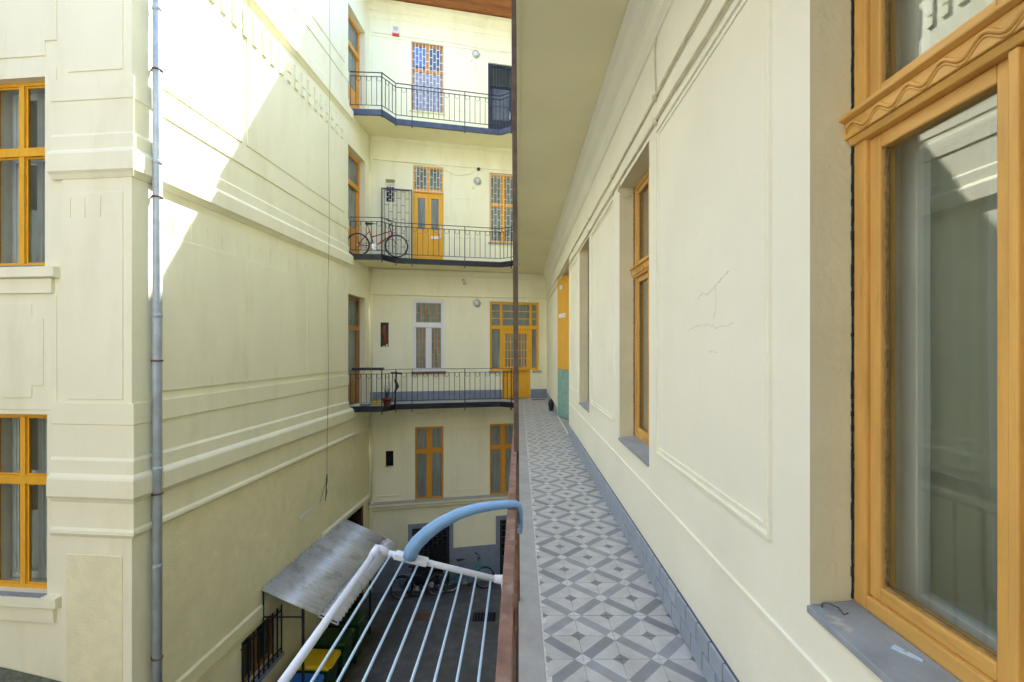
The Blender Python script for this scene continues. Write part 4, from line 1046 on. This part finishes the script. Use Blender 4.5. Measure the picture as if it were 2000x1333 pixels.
# ---- lattice gate on the middle balcony
def Fpt(u, d, z): return Vector((-4.53 + u * .9756 - d * .2195, 14.27 + u * .2195 + d * .9756, z))
FROT = math.atan2(.2195, .9756)
t = thing('lattice_gate', 'grey steel lattice gate folded back beside the amber door', 'gate', Fpt(.36, -.14, 4.19), FROT)
MB().box(0, .035, 0, .03, .007, 2.28).box(.88, .915, 0, .03, .007, 2.28).box(.035, .88, 0, .03, 2.245, 2.28).box(.035, .88, 0, .03, .05, .085).build('gate_frame', 'iron_blue', t)
b = MB(); lattice(b, .1, .82, .1, 2.23, .008, 6, .42, .007); b.build('lattice_bars', 'iron_blue', t)

# ---- round wall lamps, alarm box, small fittings
for u, z, lab in ((3.24, 10.95, 'round caged wall lamp near the dark blue door'), (3.29, 6.93, 'round wall lamp hanging from a thin cable above the red bicycle floor'), (3.27, 3.05, 'round wall lamp beside the wide amber entrance')):
    t = thing('wall_lamp', lab, 'lamp', Fpt(u, -.013, z), FROT, 'round wall lamps')
    MB().lathe([(.11, .013), (.11, -.03), (.10, -.035)], 20, (0, 0, 0), 'y').build('lamp_base', 'whitepaint', t)
    MB().lathe([(.09, -.035), (.085, -.07), (.05, -.10), (.01, -.11)], 20, (0, 0, 0), 'y').build('lamp_glass', 'lampglass', t)
    b = MB().ring((0, -.04, 0), .112, .008, 'y', 24, 6)
    for k in range(3):
        a = k * math.pi / 3; b.tube([(.105 * math.cos(a), -.045, .105 * math.sin(a)), (.06 * math.cos(a), -.1, .06 * math.sin(a)), (-.06 * math.cos(a), -.1, -.06 * math.sin(a)), (-.105 * math.cos(a), -.045, -.105 * math.sin(a))], .004, 4)
    b.build('lamp_cage', 'sillgrey', t)
    MB().box(-.16, -.10, -.03, .013, -.24, -.18).build('junction_box', 'whitepaint', t)
    MB().tube([(0, -.002, .1), (.0, -.002, .35)], .006, 5).build('lamp_cable', 'cablepaint', t)
t = thing('alarm_box', 'white alarm siren box with a red lower cover under the eaves', 'alarm box', Fpt(.78, 0, 11.28), FROT)
MB().box(-.10, .10, -.08, -.001, .0, .17).build('box_cover', 'whitepaint', t, .008); MB().box(-.10, .10, -.07, -.001, -.10, -.001).build('red_cover', 'alarmred', t, .008); MB().box(-.09, .09, -.071, -.0701, -.04, -.01).build('label_strip', 'white_pvc', t)
b = MB()
for k in range(4): b.box(-.07, .07, -.083, -.0801, .04 + k * .03, .05 + k * .03)
b.build('siren_slots', 'darkplastic', t)
t = thing('security_light', 'small grey bulkhead bulb lamp under the balcony soffit', 'lamp', Fpt(2.85, -.02, 3.74), FROT)
MB().lathe([(.035, .02), (.035, -.05)], 12, (0, 0, .03), 'y').build('lamp_base', 'darkplastic', t); MB().tube([(0, -.05, .03), (.02, -.08, -.02), (.03, -.10, -.10)], [.03, .045, .055], 12).build('lamp_glass', 'lampglass', t)
t = thing('dome_camera', 'small black dome fitting above the middle round lamp', 'camera', Fpt(3.33, -.0, 7.32), FROT)
MB().lathe([(.05, .0), (.05, -.03), (.045, -.06), (.02, -.09)], 14, (0, 0, 0), 'y').build('dome', 'darkplastic', t)
# drooping cables on the end wing
def fcable(pts, label, r=.006, m='cablepaint'):
    o = MB().tube([Fpt(*p) for p in pts], r, 5).build('wall_cable', m); return tag(o, label, 'cable', 'cables on the end wing')
fcable([(.1, -.02, 7.36), (1.0, -.02, 7.33), (2.0, -.02, 7.32), (2.6, -.03, 7.05), (3.0, -.03, 7.12), (3.29, -.02, 7.3)], 'drooping cable above the amber double door')
fcable([(.1, -.02, 11.2), (1.2, -.02, 11.2), (2.4, -.02, 11.22), (3.6, -.02, 11.15), (4.6, -.02, 11.18)], 'thin cable running above the white grilled window')
fcable([(.0, -.028, 3.26), (.6, -.028, 3.24), (1.4, -.028, 3.25), (3.5, -.028, 3.25), (5.5, -.028, 3.26)], 'thin cable above the white framed window')

# ---- hanging cable with end fitting in front of the blank wing
pts = []
for i in range(40):
    z = 12.5 - i * (12.5 + 1.4) / 39; y = 11.45 - .02 * (12.5 - z) * .6
    x = -5.257 + .051 * y + .10 + .012 * math.sin(z * 1.7); pts.append((x, y, z))
t = thing('hanging_cable', 'thin loose cable hanging down the blank wall above the canopy', 'cable', (pts[-1][0], pts[-1][1], pts[-1][2]))
MB().tube([Vector(p) - Vector(pts[-1]) for p in pts], .004, 5).build('cable', 'cable', t)
MB().tube([(0, 0, 0), (0, -.01, -.12), (-.01, -.02, -.3), (.0, -.03, -.42), (-.02, -.05, -.62)], [.012, .022, .010, .018, .006], 6).build('end_fitting', 'cable', t)
MB().tube([(0, 0, -.1), (-.05, -.12, -.4), (-.09, -.2, -.62)], .004, 4).build('frayed_end', 'cable', t)
MB().box(10.15, 10.75, -.012, .0, -2.1, -2.03).build('patched_plaster', 'whitepaint', WL)

# ---- things on the lower balcony
bx = lambda x, y: (x, y, -.018)
t = thing('plant_pot', 'small red brown plant pot with a dry plant behind the black railing', 'plant pot', bx(-3.70, 13.25))
MB().lathe([(.09, 0), (.12, .2), (.135, .2), (.135, .24), (.11, .24), (.10, .2)], 16).build('pot', 'terracotta', t)
b = MB()
for k in range(14):
    a = k * 2.4; b.tube([(0, 0, .2), (.05 * math.cos(a), .05 * math.sin(a), .4), (.12 * math.cos(a), .12 * math.sin(a), .5 + .1 * (k % 3))], [.006, .005, .002], 4)
b.build('dry_stems', 'leaf', t)
t = thing('broom', 'broom with white handle standing behind the black railing', 'broom', bx(-4.1, 13.6)); t.rotation_euler = (R_(-6), 0, .3)
MB().tube([(0, 0, .12), (0, 0, 1.3)], .012, 8).build('handle', 'whitepaint', t); MB().box(-.15, .15, -.03, .03, .02, .12).build('brush', 'bin_yellow', t, .01)
t = thing('white_bowl', 'shallow white basin on the balcony floor beside the broom', 'basin', bx(-4.3, 13.2))
MB().lathe([(.10, 0), (.17, .1), (.18, .1), (.17, .11), (.1, .02)], 18).build('basin', 'white_pvc', t)
t = thing('folded_table', 'black board lying on top of the lower balcony railing', 'board', (-4.1, 12.93, 1.03)); 
MB().box(-.42, .38, -.17, .12, 0, .055).build('board', 'darkplastic', t, .006); MB().box(-.35, -.31, -.1, .06, -.0005, -.03).build('bracket', 'iron', t)
t = thing('parasol_stand', 'dark folded stand leaning behind the black railing', 'stand', bx(-3.55, 13.5)); t.rotation_euler = (0, R_(3), 0)
MB().tube([(0, 0, 0), (0, 0, .98)], .018, 8).box(-.16, .16, -.015, .015, .9, .95).build('pole', 'iron', t); MB().tube([(-.04, .02, .75), (.05, .0, .55), (-.03, 0, .35)], [.03, .05, .02], 8).build('wrapped_cloth', 'darkplastic', t)
t = thing('door_mat', 'brown coir door mat at the end of the tiled gallery', 'door mat', (.62, 14.85, .002), R_(12))
MB().box(-.19, .19, -.13, .13, 0, .014).build('mat', 'mat', t, .004)
t = thing('doorstop', 'small dark pot at the foot of the gallery wall before the entrance', 'pot', (.84, 12.2, .001))
MB().lathe([(.05, 0), (.07, .16), (.075, .2), (.05, .26), (.02, .3)], 12).build('pot', 'darkplastic', t)

# ---- courtyard drains
for x, y, w_, d_, m, lab in ((-.95, 13.0, .62, .42, 'black', 'dark iron drain grate in the courtyard ground'), (-2.65, 13.0, .75, .38, 'rustband', 'brown iron cover plate in the courtyard ground')):
    t = thing('drain_cover', lab, 'drain cover', (x, y, GZ + .004))
    MB().box(-w_ / 2, w_ / 2, -d_ / 2, d_ / 2, 0, .008).build('plate', m, t)
    b = MB()
    for k in range(7): b.box(-w_ / 2 + .03 + k * (w_ - .06) / 7, -w_ / 2 + .03 + k * (w_ - .06) / 7 + .02, -d_ / 2 + .02, d_ / 2 - .02, .0082, .016)
    b.build('grate_bars', 'iron', t)

# ---- clothes peg and clutter on the near sill
t = thing('clothes_peg', 'pale blue plastic clothes peg on the grey window sill', 'clothes peg', (1.02, 1.235, .7955), R_(115))
for s in (-1, 1): MB().box(-.035, .035, s * .004 - .003, s * .004 + .003, .0, .009).build('peg_arm', 'wire', t, .002).rotation_euler = (0, 0, s * .06)
MB().ring((.005, 0, .005), .005, .0015, 'y', 10, 5).build('peg_spring', 'chrome', t)
t = thing('wire_loop', 'small dark loop of wire at the corner of the grey window sill', 'wire', (.95, 1.475, .79))
MB().tube([(.0, 0, .0), (-.005, -.01, .02), (.0, -.03, .03), (.02, -.045, .025), (.035, -.05, .005), (.05, -.045, .008)], .0022, 5).build('loop', 'cable', t)
